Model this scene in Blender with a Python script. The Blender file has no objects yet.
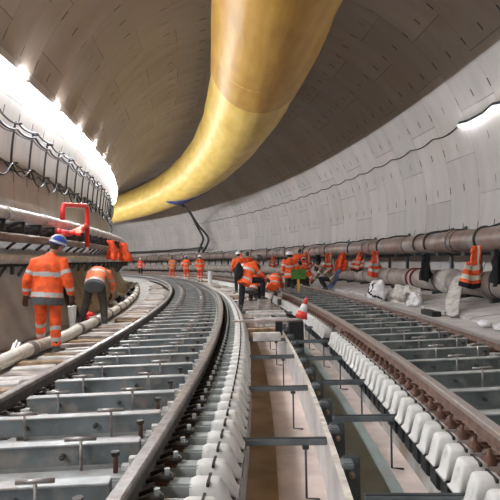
import bpy, bmesh, math, random
from mathutils import Vector, Matrix, noise
PI = math.pi
random.seed(7)
COL = bpy.context.scene.collection
SC = bpy.context.scene

# ------------------------------------------------------------------ camera
# World: camera stands over the origin, looks along +Y. z = 0 is the top of the rails.
cam_d = bpy.data.cameras.new('camera')
cam = bpy.data.objects.new('camera', cam_d)
COL.objects.link(cam)
cam.matrix_world = Matrix.Translation((0, 0, 1.08)) @ Matrix.Rotation(PI / 2, 4, 'X') @ Matrix.Rotation(-0.02185, 4, 'Z')
cam_d.sensor_width = 36
cam_d.lens = 36 * 493 / 500
cam_d.shift_y = 9.2 / 500
cam_d.clip_start = 0.05
SC.camera = cam

# ------------------------------------------------------------------ world + exposure
w = bpy.data.worlds.new('world')
SC.world = w
w.use_nodes = True
w.node_tree.nodes['Background'].inputs[0].default_value = (1.0, 0.93, 0.86, 1)
w.node_tree.nodes['Background'].inputs[1].default_value = 0.12
SC.view_settings.view_transform = 'Standard'
SC.view_settings.look = 'None'
SC.view_settings.gamma = 1
SC.view_settings.exposure = 0.0
try:
    SC.cycles.use_denoising = True
    SC.cycles.max_bounces = 6
    SC.cycles.diffuse_bounces = 4
except Exception:
    pass
TUBE_STRENGTH = 430.0      # emission of the left-hand wall tubes
ROPE_STRENGTH = 60.0

# ------------------------------------------------------------------ the curve of the tunnel
R0, PSI = 79.6, 0.08206
CX, CY = -R0 * math.cos(PSI), R0 * math.sin(PSI)

def P(off, s, z):
    ph = s / R0 - PSI
    return Vector((CX + (R0 + off) * math.cos(ph), CY + (R0 + off) * math.sin(ph), z))

def PHI(s):
    return s / R0 - PSI

# ------------------------------------------------------------------ materials
MATS = {}
def mat(name, col, rough=0.6, metal=0.0, var=0.12, vscale=6.0, bump=0.15, bscale=40.0, dirt=None, dirt_amt=0.0, dirt_scale=2.0, emit=None, spec=None, trans=0.0, coat=0.0):
    if name in MATS:
        return MATS[name]
    m = bpy.data.materials.new(name)
    m.use_nodes = True
    nt = m.node_tree
    b = nt.nodes['Principled BSDF']
    b.inputs['Roughness'].default_value = rough
    b.inputs['Metallic'].default_value = metal
    if spec is not None:
        b.inputs['Specular IOR Level'].default_value = spec
    if coat:
        b.inputs['Coat Weight'].default_value = coat
    tc = nt.nodes.new('ShaderNodeTexCoord')
    oi = nt.nodes.new('ShaderNodeObjectInfo')
    ad = nt.nodes.new('ShaderNodeVectorMath'); ad.operation = 'ADD'
    nt.links.new(tc.outputs['Object'], ad.inputs[0])
    nt.links.new(oi.outputs['Location'], ad.inputs[1])
    n = nt.nodes.new('ShaderNodeTexNoise'); n.inputs['Scale'].default_value = vscale; n.inputs['Detail'].default_value = 5
    nt.links.new(ad.outputs[0], n.inputs['Vector'])
    mr = nt.nodes.new('ShaderNodeMapRange')
    mr.inputs[1].default_value = 0.3; mr.inputs[2].default_value = 0.7
    mr.inputs[3].default_value = 1 - var * 1.6; mr.inputs[4].default_value = 1 + var
    nt.links.new(n.outputs[0], mr.inputs[0])
    mx = nt.nodes.new('ShaderNodeMix'); mx.data_type = 'RGBA'; mx.blend_type = 'MULTIPLY'
    mx.inputs[0].default_value = 1
    mx.inputs[6].default_value = (*col, 1)
    nt.links.new(mr.outputs[0], mx.inputs[7])
    out = mx.outputs[2]
    if dirt:
        n2 = nt.nodes.new('ShaderNodeTexNoise'); n2.inputs['Scale'].default_value = dirt_scale; n2.inputs['Detail'].default_value = 8
        n2.inputs['Roughness'].default_value = 0.65
        nt.links.new(ad.outputs[0], n2.inputs['Vector'])
        r2 = nt.nodes.new('ShaderNodeMapRange')
        r2.inputs[1].default_value = 0.62 - 0.25 * dirt_amt; r2.inputs[2].default_value = 0.75 - 0.2 * dirt_amt
        nt.links.new(n2.outputs[0], r2.inputs[0])
        m2 = nt.nodes.new('ShaderNodeMix'); m2.data_type = 'RGBA'
        nt.links.new(r2.outputs[0], m2.inputs[0])
        nt.links.new(out, m2.inputs[6]); m2.inputs[7].default_value = (*dirt, 1)
        out = m2.outputs[2]
    nt.links.new(out, b.inputs['Base Color'])
    if bump:
        n3 = nt.nodes.new('ShaderNodeTexNoise'); n3.inputs['Scale'].default_value = bscale; n3.inputs['Detail'].default_value = 4
        nt.links.new(ad.outputs[0], n3.inputs['Vector'])
        bp = nt.nodes.new('ShaderNodeBump'); bp.inputs['Strength'].default_value = bump; bp.inputs['Distance'].default_value = 0.01
        nt.links.new(n3.outputs[0], bp.inputs['Height'])
        nt.links.new(bp.outputs[0], b.inputs['Normal'])
    if emit:
        b.inputs['Emission Color'].default_value = (*emit[0], 1)
        b.inputs['Emission Strength'].default_value = emit[1]
    MATS[name] = m
    return m

def lining_material(name, base, brick_h, warm):
    """precast tunnel lining. UV: u = metres along the tunnel, v = metres round the ring."""
    m = bpy.data.materials.new(name); m.use_nodes = True
    nt = m.node_tree; L = nt.links; N = nt.nodes
    b = N['Principled BSDF']; b.inputs['Roughness'].default_value = 0.62
    uv = N.new('ShaderNodeUVMap'); uv.uv_map = 'UVMap'
    sep = N.new('ShaderNodeSeparateXYZ'); L.new(uv.outputs[0], sep.inputs[0])
    def M(op, a, bb=None, c=None):
        n = N.new('ShaderNodeMath'); n.operation = op
        for i, x in enumerate((a, bb, c)):
            if x is None: continue
            if isinstance(x, (int, float)): n.inputs[i].default_value = x
            else: L.new(x, n.inputs[i])
        return n.outputs[0]
    u, v = sep.outputs[0], sep.outputs[1]
    W = 1.5
    ru = M('DIVIDE', u, W)
    ring = M('FLOOR', ru)
    fu = M('SUBTRACT', ru, ring)
    alt = M('MULTIPLY', M('FRACT', M('MULTIPLY', ring, 0.5)), 2.0)      # 0 / 1
    rv = M('ADD', M('DIVIDE', v, brick_h), M('MULTIPLY', alt, 0.5))
    seg = M('FLOOR', rv)
    fv = M('SUBTRACT', rv, seg)
    # joints
    du = M('MULTIPLY', M('MINIMUM', fu, M('SUBTRACT', 1.0, fu)), W)
    dv = M('MULTIPLY', M('MINIMUM', fv, M('SUBTRACT', 1.0, fv)), brick_h)
    ju = M('LESS_THAN', du, 0.014)
    jv = M('LESS_THAN', dv, 0.014)
    # bolt pockets: short slots
    pu = M('ABSOLUTE', M('SUBTRACT', M('FRACT', M('ADD', M('MULTIPLY', fu, 2.0), 0.5)), 0.5))
    pu = M('LESS_THAN', pu, 0.032)
    pv = M('ABSOLUTE', M('SUBTRACT', M('FRACT', M('ADD', M('MULTIPLY', fv, 2.0), 0.25)), 0.5))
    pv = M('LESS_THAN', pv, 0.09)
    wn2 = N.new('ShaderNodeTexWhiteNoise'); wn2.noise_dimensions = '2D'
    cc = N.new('ShaderNodeCombineXYZ'); L.new(M('FLOOR', M('MULTIPLY', ru, 2.0)), cc.inputs[0]); L.new(M('FLOOR', M('MULTIPLY', rv, 1.0)), cc.inputs[1])
    L.new(cc.outputs[0], wn2.inputs[0])
    keep = M('GREATER_THAN', wn2.outputs[0], 0.25)
    pock = M('MULTIPLY', M('MULTIPLY', pu, pv), keep)
    # tone per segment
    wn = N.new('ShaderNodeTexWhiteNoise'); wn.noise_dimensions = '2D'
    c2 = N.new('ShaderNodeCombineXYZ'); L.new(ring, c2.inputs[0]); L.new(seg, c2.inputs[1]); L.new(c2.outputs[0], wn.inputs[0])
    tone = M('MULTIPLY_ADD', wn.outputs[0], 0.16, 0.92)
    # blotches and streaks that run round the ring
    mp = N.new('ShaderNodeMapping'); mp.inputs['Scale'].default_value = (2.2, 0.45, 1); L.new(uv.outputs[0], mp.inputs[0])
    no = N.new('ShaderNodeTexNoise'); no.inputs['Scale'].default_value = 1.0; no.inputs['Detail'].default_value = 6; no.inputs['Roughness'].default_value = 0.6
    L.new(mp.outputs[0], no.inputs['Vector'])
    tone = M('MULTIPLY', tone, M('MULTIPLY_ADD', no.outputs[0], 0.5, 0.74))
    no2 = N.new('ShaderNodeTexNoise'); no2.inputs['Scale'].default_value = 0.35; no2.inputs['Detail'].default_value = 4
    L.new(uv.outputs[0], no2.inputs['Vector'])
    mr = N.new('ShaderNodeMapRange'); mr.inputs[1].default_value = 0.52; mr.inputs[2].default_value = 0.68; L.new(no2.outputs[0], mr.inputs[0])
    mixw = N.new('ShaderNodeMix'); mixw.data_type = 'RGBA'
    L.new(mr.outputs[0], mixw.inputs[0]); mixw.inputs[6].default_value = (*base, 1); mixw.inputs[7].default_value = (*warm, 1)
    mt = N.new('ShaderNodeMix'); mt.data_type = 'RGBA'; mt.blend_type = 'MULTIPLY'; mt.inputs[0].default_value = 1
    L.new(mixw.outputs[2], mt.inputs[6]); L.new(tone, mt.inputs[7])
    dark = M('MINIMUM', M('ADD', M('MULTIPLY', ju, 0.22), M('ADD', M('MULTIPLY', M('MULTIPLY', jv, keep), 0.5), M('MULTIPLY', pock, 0.85))), 0.9)
    md = N.new('ShaderNodeMix'); md.data_type = 'RGBA'
    L.new(dark, md.inputs[0]); L.new(mt.outputs[2], md.inputs[6]); md.inputs[7].default_value = (0.03, 0.025, 0.02, 1)
    L.new(md.outputs[2], b.inputs['Base Color'])
    # relief: dished rings, open joints, grain
    dish = M('MULTIPLY', M('POWER', M('ABSOLUTE', M('SUBTRACT', M('MULTIPLY', fu, 2.0), 1.0)), 6.0), 0.5)
    h = M('SUBTRACT', M('MULTIPLY', no.outputs[0], 0.5), M('ADD', M('MULTIPLY', dark, 0.7), dish))
    bp = N.new('ShaderNodeBump'); bp.inputs['Strength'].default_value = 0.5; bp.inputs['Distance'].default_value = 0.025
    L.new(h, bp.inputs['Height']); L.new(bp.outputs[0], b.inputs['Normal'])
    return m

# ------------------------------------------------------------------ mesh helpers
class MB:
    def __init__(self):
        self.v, self.f, self.mi, self.mats, self.sm, self.uv = [], [], [], [], [], []
    def _m(self, m):
        if m not in self.mats: self.mats.append(m)
        return self.mats.index(m)
    def raw(self, vs, fs, m, smooth=False):
        b = len(self.v); k = self._m(m)
        self.v += [Vector(p) for p in vs]
        for f in fs:
            self.f.append([b + i for i in f]); self.mi.append(k); self.sm.append(smooth)
        return self
    def box(self, x0, x1, y0, y1, z0, z1, m, bev=0.0, T=None):
        if bev > 0:
            bm = bmesh.new()
            bmesh.ops.create_cube(bm, size=1)
            for v in bm.verts:
                v.co = Vector((x0 + (v.co.x + .5) * (x1 - x0), y0 + (v.co.y + .5) * (y1 - y0), z0 + (v.co.z + .5) * (z1 - z0)))
            bmesh.ops.bevel(bm, geom=bm.edges[:], offset=bev, segments=2, affect='EDGES')
            vs = [v.co.copy() for v in bm.verts]; fs = [[v.index for v in f.verts] for f in bm.faces]
            bm.free()
        else:
            vs = [Vector((x, y, z)) for z in (z0, z1) for x, y in ((x0, y0), (x1, y0), (x1, y1), (x0, y1))]
            fs = [[3, 2, 1, 0], [4, 5, 6, 7], [0, 1, 5, 4], [1, 2, 6, 5], [2, 3, 7, 6], [3, 0, 4, 7]]
        if T is not None: vs = [T @ p for p in vs]
        return self.raw(vs, fs, m)
    def tube(self, pts, rad, m, n=10, caps=True, sx=1.0, smooth=True, up=None):
        pts = [Vector(p) for p in pts]
        if not hasattr(rad, '__len__'): rad = [rad] * len(pts)
        rings = []; prev = None
        for i, p in enumerate(pts):
            a = pts[max(i - 1, 0)]; c = pts[min(i + 1, len(pts) - 1)]
            t = (c - a)
            t = t.normalized() if t.length > 1e-9 else Vector((0, 0, 1))
            if prev is None:
                u = Vector(up) if up else (Vector((0, 0, 1)) if abs(t.z) < 0.9 else Vector((1, 0, 0)))
            else: u = prev
            u = (u - t * u.dot(t)).normalized(); prev = u
            w_ = t.cross(u)
            rings.append([p + (u * math.cos(2 * PI * k / n) + w_ * sx * math.sin(2 * PI * k / n)) * rad[i] for k in range(n)])
        vs = [q for r in rings for q in r]; fs = []
        for i in range(len(pts) - 1):
            for k in range(n):
                k2 = (k + 1) % n
                fs.append([i * n + k, i * n + k2, (i + 1) * n + k2, (i + 1) * n + k])
        if caps:
            fs.append(list(range(n))[::-1]); fs.append([(len(pts) - 1) * n + k for k in range(n)])
        return self.raw(vs, fs, m, smooth)
    def lathe(self, prof, m, n=16, T=None, smooth=True):
        vs = []; fs = []
        for r, z in prof:
            for k in range(n):
                vs.append(Vector((r * math.cos(2 * PI * k / n), r * math.sin(2 * PI * k / n), z)))
        for i in range(len(prof) - 1):
            for k in range(n):
                k2 = (k + 1) % n
                fs.append([i * n + k, i * n + k2, (i + 1) * n + k2, (i + 1) * n + k])
        fs.append(list(range(n))[::-1]); fs.append([(len(prof) - 1) * n + k for k in range(n)])
        if T is not None: vs = [T @ p for p in vs]
        return self.raw(vs, fs, m, smooth)
    def ball(self, c, r, m, nu=12, nv=8, T=None):
        if not hasattr(r, '__len__'): r = (r, r, r)
        vs = [Vector((0, 0, -1))]
        for j in range(1, nv):
            a = -PI / 2 + PI * j / nv
            for k in range(nu):
                vs.append(Vector((math.cos(a) * math.cos(2 * PI * k / nu), math.cos(a) * math.sin(2 * PI * k / nu), math.sin(a))))
        vs.append(Vector((0, 0, 1)))
        vs = [Vector((p.x * r[0], p.y * r[1], p.z * r[2])) for p in vs]
        if T is not None: vs = [T @ p for p in vs]
        vs = [p + Vector(c) for p in vs]
        fs = [[0, 1 + (k + 1) % nu, 1 + k] for k in range(nu)]
        for j in range(nv - 2):
            for k in range(nu):
                a = 1 + j * nu + k; b = 1 + j * nu + (k + 1) % nu
                fs.append([a, b, b + nu, a + nu])
        t = len(vs) - 1; b0 = 1 + (nv - 2) * nu
        fs += [[b0 + k, b0 + (k + 1) % nu, t] for k in range(nu)]
        return self.raw(vs, fs, m, True)
    def extrude(self, prof, y0, y1, m, smooth=False):
        """closed profile in x,z pushed along y"""
        n = len(prof)
        vs = [Vector((x, y0, z)) for x, z in prof] + [Vector((x, y1, z)) for x, z in prof]
        fs = [[i, (i + 1) % n, n + (i + 1) % n, n + i] for i in range(n)] + [list(range(n))[::-1], list(range(n, 2 * n))]
        return self.raw(vs, fs, m, smooth)
    def sweep(self, prof, s0, s1, ds, m, smooth=False, closed=True, off=0.0, z=0.0):
        """profile of (off, z) pushed along the curve of the tunnel"""
        n = len(prof); k = max(1, int(round((s1 - s0) / ds)))
        fo = off if callable(off) else (lambda s: off)
        fz = z if callable(z) else (lambda s: z)
        vs = []
        for i in range(k + 1):
            s = s0 + (s1 - s0) * i / k
            for a, b in prof: vs.append(P(a + fo(s), s, b + fz(s)))
        fs = []
        for i in range(k):
            for j in range(n if closed else n - 1):
                j2 = (j + 1) % n
                fs.append([i * n + j, i * n + j2, (i + 1) * n + j2, (i + 1) * n + j])
        if closed:
            fs.append(list(range(n))[::-1]); fs.append([k * n + j for j in range(n)])
        return self.raw(vs, fs, m, smooth)
    def build(self, name, parent=None, origin=None):
        me = bpy.data.meshes.new(name)
        o0 = Vector(origin) if origin is not None else Vector((0, 0, 0))
        me.from_pydata([tuple(p - o0) for p in self.v], [], self.f)
        for m in self.mats: me.materials.append(m)
        me.polygons.foreach_set('material_index', self.mi)
        me.polygons.foreach_set('use_smooth', self.sm)
        bm = bmesh.new(); bm.from_mesh(me); bmesh.ops.recalc_face_normals(bm, faces=bm.faces[:]); bm.to_mesh(me); bm.free()
        me.update()
        o = bpy.data.objects.new(name, me); COL.objects.link(o)
        if origin is not None: o.location = o0
        if parent is not None: o.parent = parent
        return o

def tag(o, label, cat, group=None, kind=None):
    if label: o['label'] = label
    if cat: o['category'] = cat
    if group: o['group'] = group
    if kind: o['kind'] = kind
    return o

def struct(o):
    o['kind'] = 'structure'
    return o

def empty(name, loc=(0, 0, 0), rz=0.0):
    e = bpy.data.objects.new(name, None); COL.objects.link(e)
    e.empty_display_size = 0.1
    e.location = loc; e.rotation_euler = (0, 0, rz)
    return e

ORD = ['nearest', 'second', 'third', 'fourth', 'fifth', 'sixth', 'seventh', 'eighth', 'ninth', 'tenth', 'eleventh', 'twelfth']
def nth(o, i, first, text):
    """label the near members of a row by their place in it, counted from the viewer"""
    k = i - first
    if 0 <= k < len(ORD): o['label'] = (ORD[k] + ' ' + text) if k == 0 else (ORD[k] + ' nearest ' + text)
KIDS = {}
def kids(o):
    return [c for c in bpy.data.objects if c.parent == o] if o.name not in KIDS else KIDS[o.name]

def dup(root, loc, rz, label=None, group=None, children=True, scale=None):
    r = root.copy(); COL.objects.link(r)
    r.location = loc; r.rotation_euler = (0, 0, rz)
    if scale: r.scale = scale
    if label: r['label'] = label
    if group: r['group'] = group
    def rec(src, dst):
        for ch in kids(src):
            c = ch.copy(); COL.objects.link(c); c.parent = dst
            rec(ch, c)
    if children: rec(root, r)
    return r

def cache(root):
    ks = [c for c in bpy.data.objects if c.parent == root]
    KIDS[root.name] = ks
    for k in ks: cache(k)

# ------------------------------------------------------------------ palette
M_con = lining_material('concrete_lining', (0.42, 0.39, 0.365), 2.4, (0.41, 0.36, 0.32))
M_con_c = lining_material('concrete_lining_crown_shade', (0.30, 0.25, 0.21), 2.4, (0.29, 0.22, 0.17))  # browner copy of the lining, darkened to paint in the crown's shade
M_slab = mat('slab_concrete', (0.36, 0.34, 0.32), 0.8, var=0.2, vscale=2.5, bump=0.4, dirt=(0.2, 0.16, 0.12), dirt_amt=0.5)
M_rail_top = mat('rail_grey_steel', (0.36, 0.34, 0.33), 0.42, 0.55, var=0.2, vscale=9, dirt=(0.24, 0.19, 0.17), dirt_amt=0.5, dirt_scale=12)
M_rail_side = mat('rail_dark_steel', (0.17, 0.155, 0.15), 0.55, 0.4, var=0.2, vscale=9)
M_rust_top = mat('rail_rusty_top', (0.42, 0.37, 0.34), 0.45, 0.5, var=0.2, vscale=9, dirt=(0.3, 0.22, 0.18), dirt_amt=0.5, dirt_scale=9)
M_rust_side = mat('rail_rust_side', (0.20, 0.125, 0.095), 0.65, 0.2, var=0.25, vscale=12)
M_galv = mat('grey_painted_steel', (0.20, 0.225, 0.235), 0.5, 0.25, var=0.25, vscale=3, dirt=(0.30, 0.28, 0.26), dirt_amt=0.5, dirt_scale=5)
M_galv_top = mat('pale_scuffed_steel', (0.42, 0.43, 0.43), 0.5, 0.2, var=0.2, vscale=5, dirt=(0.40, 0.33, 0.30), dirt_amt=0.4, dirt_scale=8)
M_pale_tie = mat('pale_concrete_tie', (0.40, 0.41, 0.41), 0.75, var=0.2, vscale=4, dirt=(0.36, 0.32, 0.29), dirt_amt=0.5, dirt_scale=5)
M_white_blk = mat('white_block', (0.66, 0.645, 0.62), 0.7, var=0.08, vscale=8, dirt=(0.48, 0.46, 0.43), dirt_amt=0.35, dirt_scale=9)
M_blk_body = mat('grey_block', (0.30, 0.32, 0.31), 0.75, var=0.15, vscale=8)
M_blk_brown = mat('brown_dusted_block', (0.36, 0.30, 0.27), 0.8, var=0.15, vscale=8)
M_black = mat('black_rubber', (0.02, 0.02, 0.022), 0.6, var=0.1)
M_dark = mat('dark_steel', (0.07, 0.075, 0.08), 0.45, 0.4, var=0.2, vscale=6)
M_bar = mat('dark_grey_bar', (0.16, 0.18, 0.19), 0.45, 0.3, var=0.2, vscale=6)
M_plate = mat('grey_green_plate', (0.11, 0.13, 0.13), 0.5, 0.2, var=0.2, vscale=6)
M_rust = mat('rusty_brown_steel', (0.11, 0.05, 0.032), 0.7, 0.2, var=0.3, vscale=20)
M_clip_dk = mat('clip_dark', (0.05, 0.045, 0.042), 0.5, 0.5, var=0.2)
M_galv_bolt = mat('bolt_zinc', (0.42, 0.45, 0.44), 0.45, 0.4, var=0.2)
M_wood = mat('rough_timber', (0.36, 0.25, 0.16), 0.8, var=0.3, vscale=7, bump=0.4)
M_wood_grey = mat('weathered_timber', (0.42, 0.36, 0.33), 0.8, var=0.3, vscale=6, bump=0.4)
M_wood_white = mat('whitewashed_timber', (0.62, 0.58, 0.55), 0.8, var=0.2, vscale=6, bump=0.4)
M_board = mat('pale_shutter_board', (0.58, 0.53, 0.50), 0.7, var=0.15, vscale=3, dirt=(0.58, 0.30, 0.16), dirt_amt=-0.15, dirt_scale=1.6)
M_board_top = mat('pale_board_edge', (0.66, 0.60, 0.53), 0.7, var=0.2, vscale=12)
M_pipe_rust = mat('brown_steel_pipe', (0.25, 0.175, 0.145), 0.45, 0.3, var=0.25, vscale=1.6, dirt=(0.30, 0.27, 0.255), dirt_amt=0.55, dirt_scale=1.3)
M_pipe_grey = mat('dusty_grey_pipe', (0.33, 0.285, 0.26), 0.6, 0.15, var=0.25, vscale=1.6, dirt=(0.24, 0.17, 0.13), dirt_amt=0.4, dirt_scale=1.8)
M_pipe_white = mat('pale_grey_pipe', (0.58, 0.55, 0.53), 0.45, 0.1, var=0.2, vscale=3, dirt=(0.36, 0.31, 0.28), dirt_amt=0.4, dirt_scale=4)
M_hose = mat('cream_hose', (0.76, 0.73, 0.66), 0.5, var=0.15, vscale=4, dirt=(0.45, 0.38, 0.32), dirt_amt=0.4, dirt_scale=4)
M_cable = mat('black_cable', (0.035, 0.033, 0.032), 0.45, var=0.1)
M_red = mat('red_paint', (0.72, 0.03, 0.03), 0.4, var=0.1)
M_red_dk = mat('dark_red_band', (0.16, 0.03, 0.025), 0.5, var=0.2)
M_white = mat('white_plastic', (0.78, 0.77, 0.74), 0.45, var=0.05)
M_tube = mat('tube_glow', (0.9, 0.95, 1.0), 0.5, var=0, bump=0, emit=((0.93, 0.96, 1.0), TUBE_STRENGTH))
M_rope = mat('rope_glow', (0.9, 0.95, 1.0), 0.5, var=0, bump=0, emit=((0.95, 0.97, 1.0), ROPE_STRENGTH))

# ------------------------------------------------------------------ tunnel lining (structure)
TA, TZ, TR = 0.8, 1.73 + 1.08, 5.85      # centre (off, z) and radius of the bore
def wall_off(z, side=1):
    return TA + side * math.sqrt(max(0, TR * TR - (z - TZ) ** 2))

def lining(name, a0, a1, na, m=None, s0=-14, s1=76, ds=0.75):
    me = bpy.data.meshes.new(name); vs, fs, uvs = [], [], []
    ns = int((s1 - s0) / ds)
    for i in range(ns + 1):
        s = s0 + (s1 - s0) * i / ns
        for j in range(na + 1):
            a = math.radians(a0 + (a1 - a0) * j / na)
            vs.append(P(TA + TR * math.cos(a), s, TZ + TR * math.sin(a))); uvs.append((s, TR * a))
    for i in range(ns):
        for j in range(na):
            q = i * (na + 1) + j
            fs.append([q, q + na + 1, q + na + 2, q + 1])
    me.from_pydata([tuple(p) for p in vs], [], fs)
    uvl = me.uv_layers.new(name='UVMap')
    for lp in me.loops: uvl.data[lp.index].uv = uvs[lp.vertex_index]
    for p in me.polygons: p.use_smooth = True
    me.materials.append(m or M_con)
    o = bpy.data.objects.new(name, me); COL.objects.link(o)
    return struct(o)
lining('wall_right', -52, 33, 36)
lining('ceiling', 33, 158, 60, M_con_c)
lining('wall_left', 158, 232, 28)

# floor of the bore, bed of each track, walkway and bench
FL = -0.75
def slab(name, prof, m, s0=-3, s1=70, ds=0.9):
    b = MB(); b.sweep(prof, s0, s1, ds, m)
    return struct(b.build(name))
M_floor = mat('dusty_trench_floor', (0.66, 0.55, 0.50), 0.75, var=0.2, vscale=2.0, dirt=(0.52, 0.43, 0.38), dirt_amt=0.4, dirt_scale=1.5)
slab('floor', [(-4.2, FL - 0.25), (5.8, FL - 0.25), (5.8, FL), (-4.2, FL)], M_floor)
M_mud = mat('brown_wet_floor_strip', (0.27, 0.18, 0.10), 0.5, var=0.25, vscale=3)
M_green = mat('grey_green_membrane', (0.36, 0.43, 0.42), 0.45, var=0.15, vscale=1.5, dirt=(0.36, 0.36, 0.34), dirt_amt=0.3, dirt_scale=2)
slab('trim_1', [(-0.29, FL), (-0.04, FL), (-0.04, FL + 0.006), (-0.29, FL + 0.006)], M_mud, 0, 60)
slab('trim_2', [(0.37, FL), (0.93, FL), (0.93, FL + 0.006), (0.37, FL + 0.006)], M_green, 0, 60)
slab('track_bed_left', [(-2.52, FL), (-0.42, FL), (-0.42, -0.42), (-2.52, -0.42)], M_slab)
slab('track_bed_right', [(1.12, FL), (3.05, FL), (3.05, -0.42), (1.12, -0.42)], M_slab)
slab('walkway_left', [(-4.28, FL), (-2.52, FL), (-2.52, -0.21), (-4.28, -0.19)], M_slab)
M_bench = mat('pale_bench_concrete', (0.50, 0.475, 0.455), 0.75, var=0.12, vscale=2, dirt=(0.36, 0.31, 0.28), dirt_amt=0.4, dirt_scale=1.4)
slab('bench_right', [(3.05, FL), (5.75, FL), (5.3, -0.1), (4.0, -0.2), (3.05, -0.2)], M_bench)

# ------------------------------------------------------------------ rails
def rail_prof(x):
    hw, ww, fw = 0.040, 0.012, 0.075
    r = [(-fw, -0.17), (fw, -0.17), (fw, -0.158), (ww + .01, -0.138), (ww, -0.13), (ww, -0.05), (hw, -0.038), (hw, -0.008), (hw - .01, 0), (-hw + .01, 0), (-hw, -0.008), (-hw, -0.038), (-ww, -0.05), (-ww, -0.13), (-ww - .01, -0.138), (-fw, -0.158)]
    return [(x + a, b) for a, b in r]
RAILS = dict(LL=-2.305, LR=-0.799, RL=1.317, RR=2.824)
for k, (mt, ms, lab) in dict(
        LL=(M_rail_top, M_rail_side, 'dark grey rail curving past the orange-clad walkers, outermost on the left'),
        LR=(M_rail_top, M_rail_side, 'grey worn rail left of the open trench beside the long row of white blocks'),
        RL=(M_rust_top, M_rust_side, 'brown rusty rail right of the open trench beside white blocks and rusty clips'),
        RR=(M_rust_top, M_rust_side, 'brown rusty rail nearest the two big pipes on the right wall')).items():
    b = MB(); b.sweep(rail_prof(RAILS[k]), -2.5, 62, 0.35, ms)
    top = b._m(mt)
    for i, f in enumerate(b.f):
        if len(f) == 4 and all(b.v[j].z > -0.0385 for j in f): b.mi[i] = top
    o = b.build('rail')
    tag(o, lab, 'rail')

# ------------------------------------------------------------------ cross beams between the rails
def make_beam(x0, x1, body, top, tie, label, group, handles):
    root = empty('cross_beam')
    tag(root, label, 'track beam', group, 'thing')
    MB().box(x0, x1, -0.035, 0.035, -0.205, -0.08, body).build('beam_web', root)
    MB().box(x0, x1, -0.045, 0.045, -0.08, -0.068, top, 0.003).build('top_flange', root)
    MB().box(x0 - .02, x1 + .02, -0.24, -0.07, -0.42, -0.215, tie, 0.012).build('concrete_tie', root)
    for hx in handles:
        b = MB()
        b.tube([(hx, -0.10, -0.21), (hx, -0.10, -0.02)], 0.010, M_rail_top, 8)
        b.tube([(hx - 0.095, -0.10, -0.015), (hx + 0.095, -0.10, -0.015)], 0.014, M_rail_top, 8)
        b.build('spindle_handle', root)
    for bx in (x0 + 0.22 * (x1 - x0), x0 + 0.62 * (x1 - x0)):
        b = MB(); b.tube([(bx, -0.034, -0.14), (bx, -0.075, -0.14)], 0.018, M_dark, 6, smooth=False)
        b.tube([(bx, -0.07, -0.14), (bx, -0.09, -0.14)], 0.009, M_dark, 6); b.build('side_bolt', root)
    for ex, sgn in ((x1 - 0.02, 1), (x0 + 0.02, -1)):
        b = MB()
        b.box(ex - 0.075, ex + 0.075, -0.20, -0.06, -0.25, -0.13, M_white_blk, 0.045)
        b.build('end_block', root)
    b = MB(); bx = x1 - 0.13
    b.tube([(bx, -0.15, -0.25), (bx, -0.15, -0.11)], 0.016, M_rust, 8)
    b.tube([(bx, -0.15, -0.11), (bx, -0.15, -0.085)], 0.028, M_clip_dk, 6, smooth=False)
    b.build('end_bolt', root)
    cache(root)
    return root
BX0, BX1 = -0.62, 0.63
ROWS = []
OL, OR = -1.56, 2.07
SKEW = 0.12
beamL = make_beam(BX0, BX1, M_galv, M_galv_top, M_pale_tie, 'grey steel cross beam between the two rails of the left track', 'cross beams of the left track', (0.28, -0.34))
n = 0
for i in range(62):
    s = 1.30 + 0.595 * i
    if s > 36: break
    o = beamL if i == 0 else dup(beamL, (0, 0, 0), 0)
    o.location = P(OL, s, 0); o.rotation_euler = (0, 0, PHI(s) + SKEW)
    ROWS.append((o, i, 2, 'grey steel cross beam in view on the left track'))
M_galv_g = mat('green_grey_steel', (0.165, 0.19, 0.185), 0.5, 0.25, var=0.3, vscale=3, dirt=(0.25, 0.25, 0.23), dirt_amt=0.4, dirt_scale=6)
M_galv_gt = mat('green_grey_scuffed', (0.36, 0.38, 0.37), 0.5, 0.2, var=0.3, vscale=5)
M_tie_g = mat('grey_green_tie', (0.27, 0.29, 0.28), 0.7, 0.0, var=0.25, vscale=4)
beamR = make_beam(-0.64, 0.61, M_galv_g, M_galv_gt, M_tie_g, 'green-grey steel cross beam between the two rails of the right track', 'cross beams of the right track', (-0.12, 0.42))
for i in range(62):
    s = 1.9 + 0.60 * i
    if s > 36: break
    o = beamR if i == 0 else dup(beamR, (0, 0, 0), 0)
    o.location = P(OR, s, 0); o.rotation_euler = (0, 0, PHI(s) + SKEW)
    ROWS.append((o, i, 2, 'green-grey steel cross beam in view on the right track'))

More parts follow.
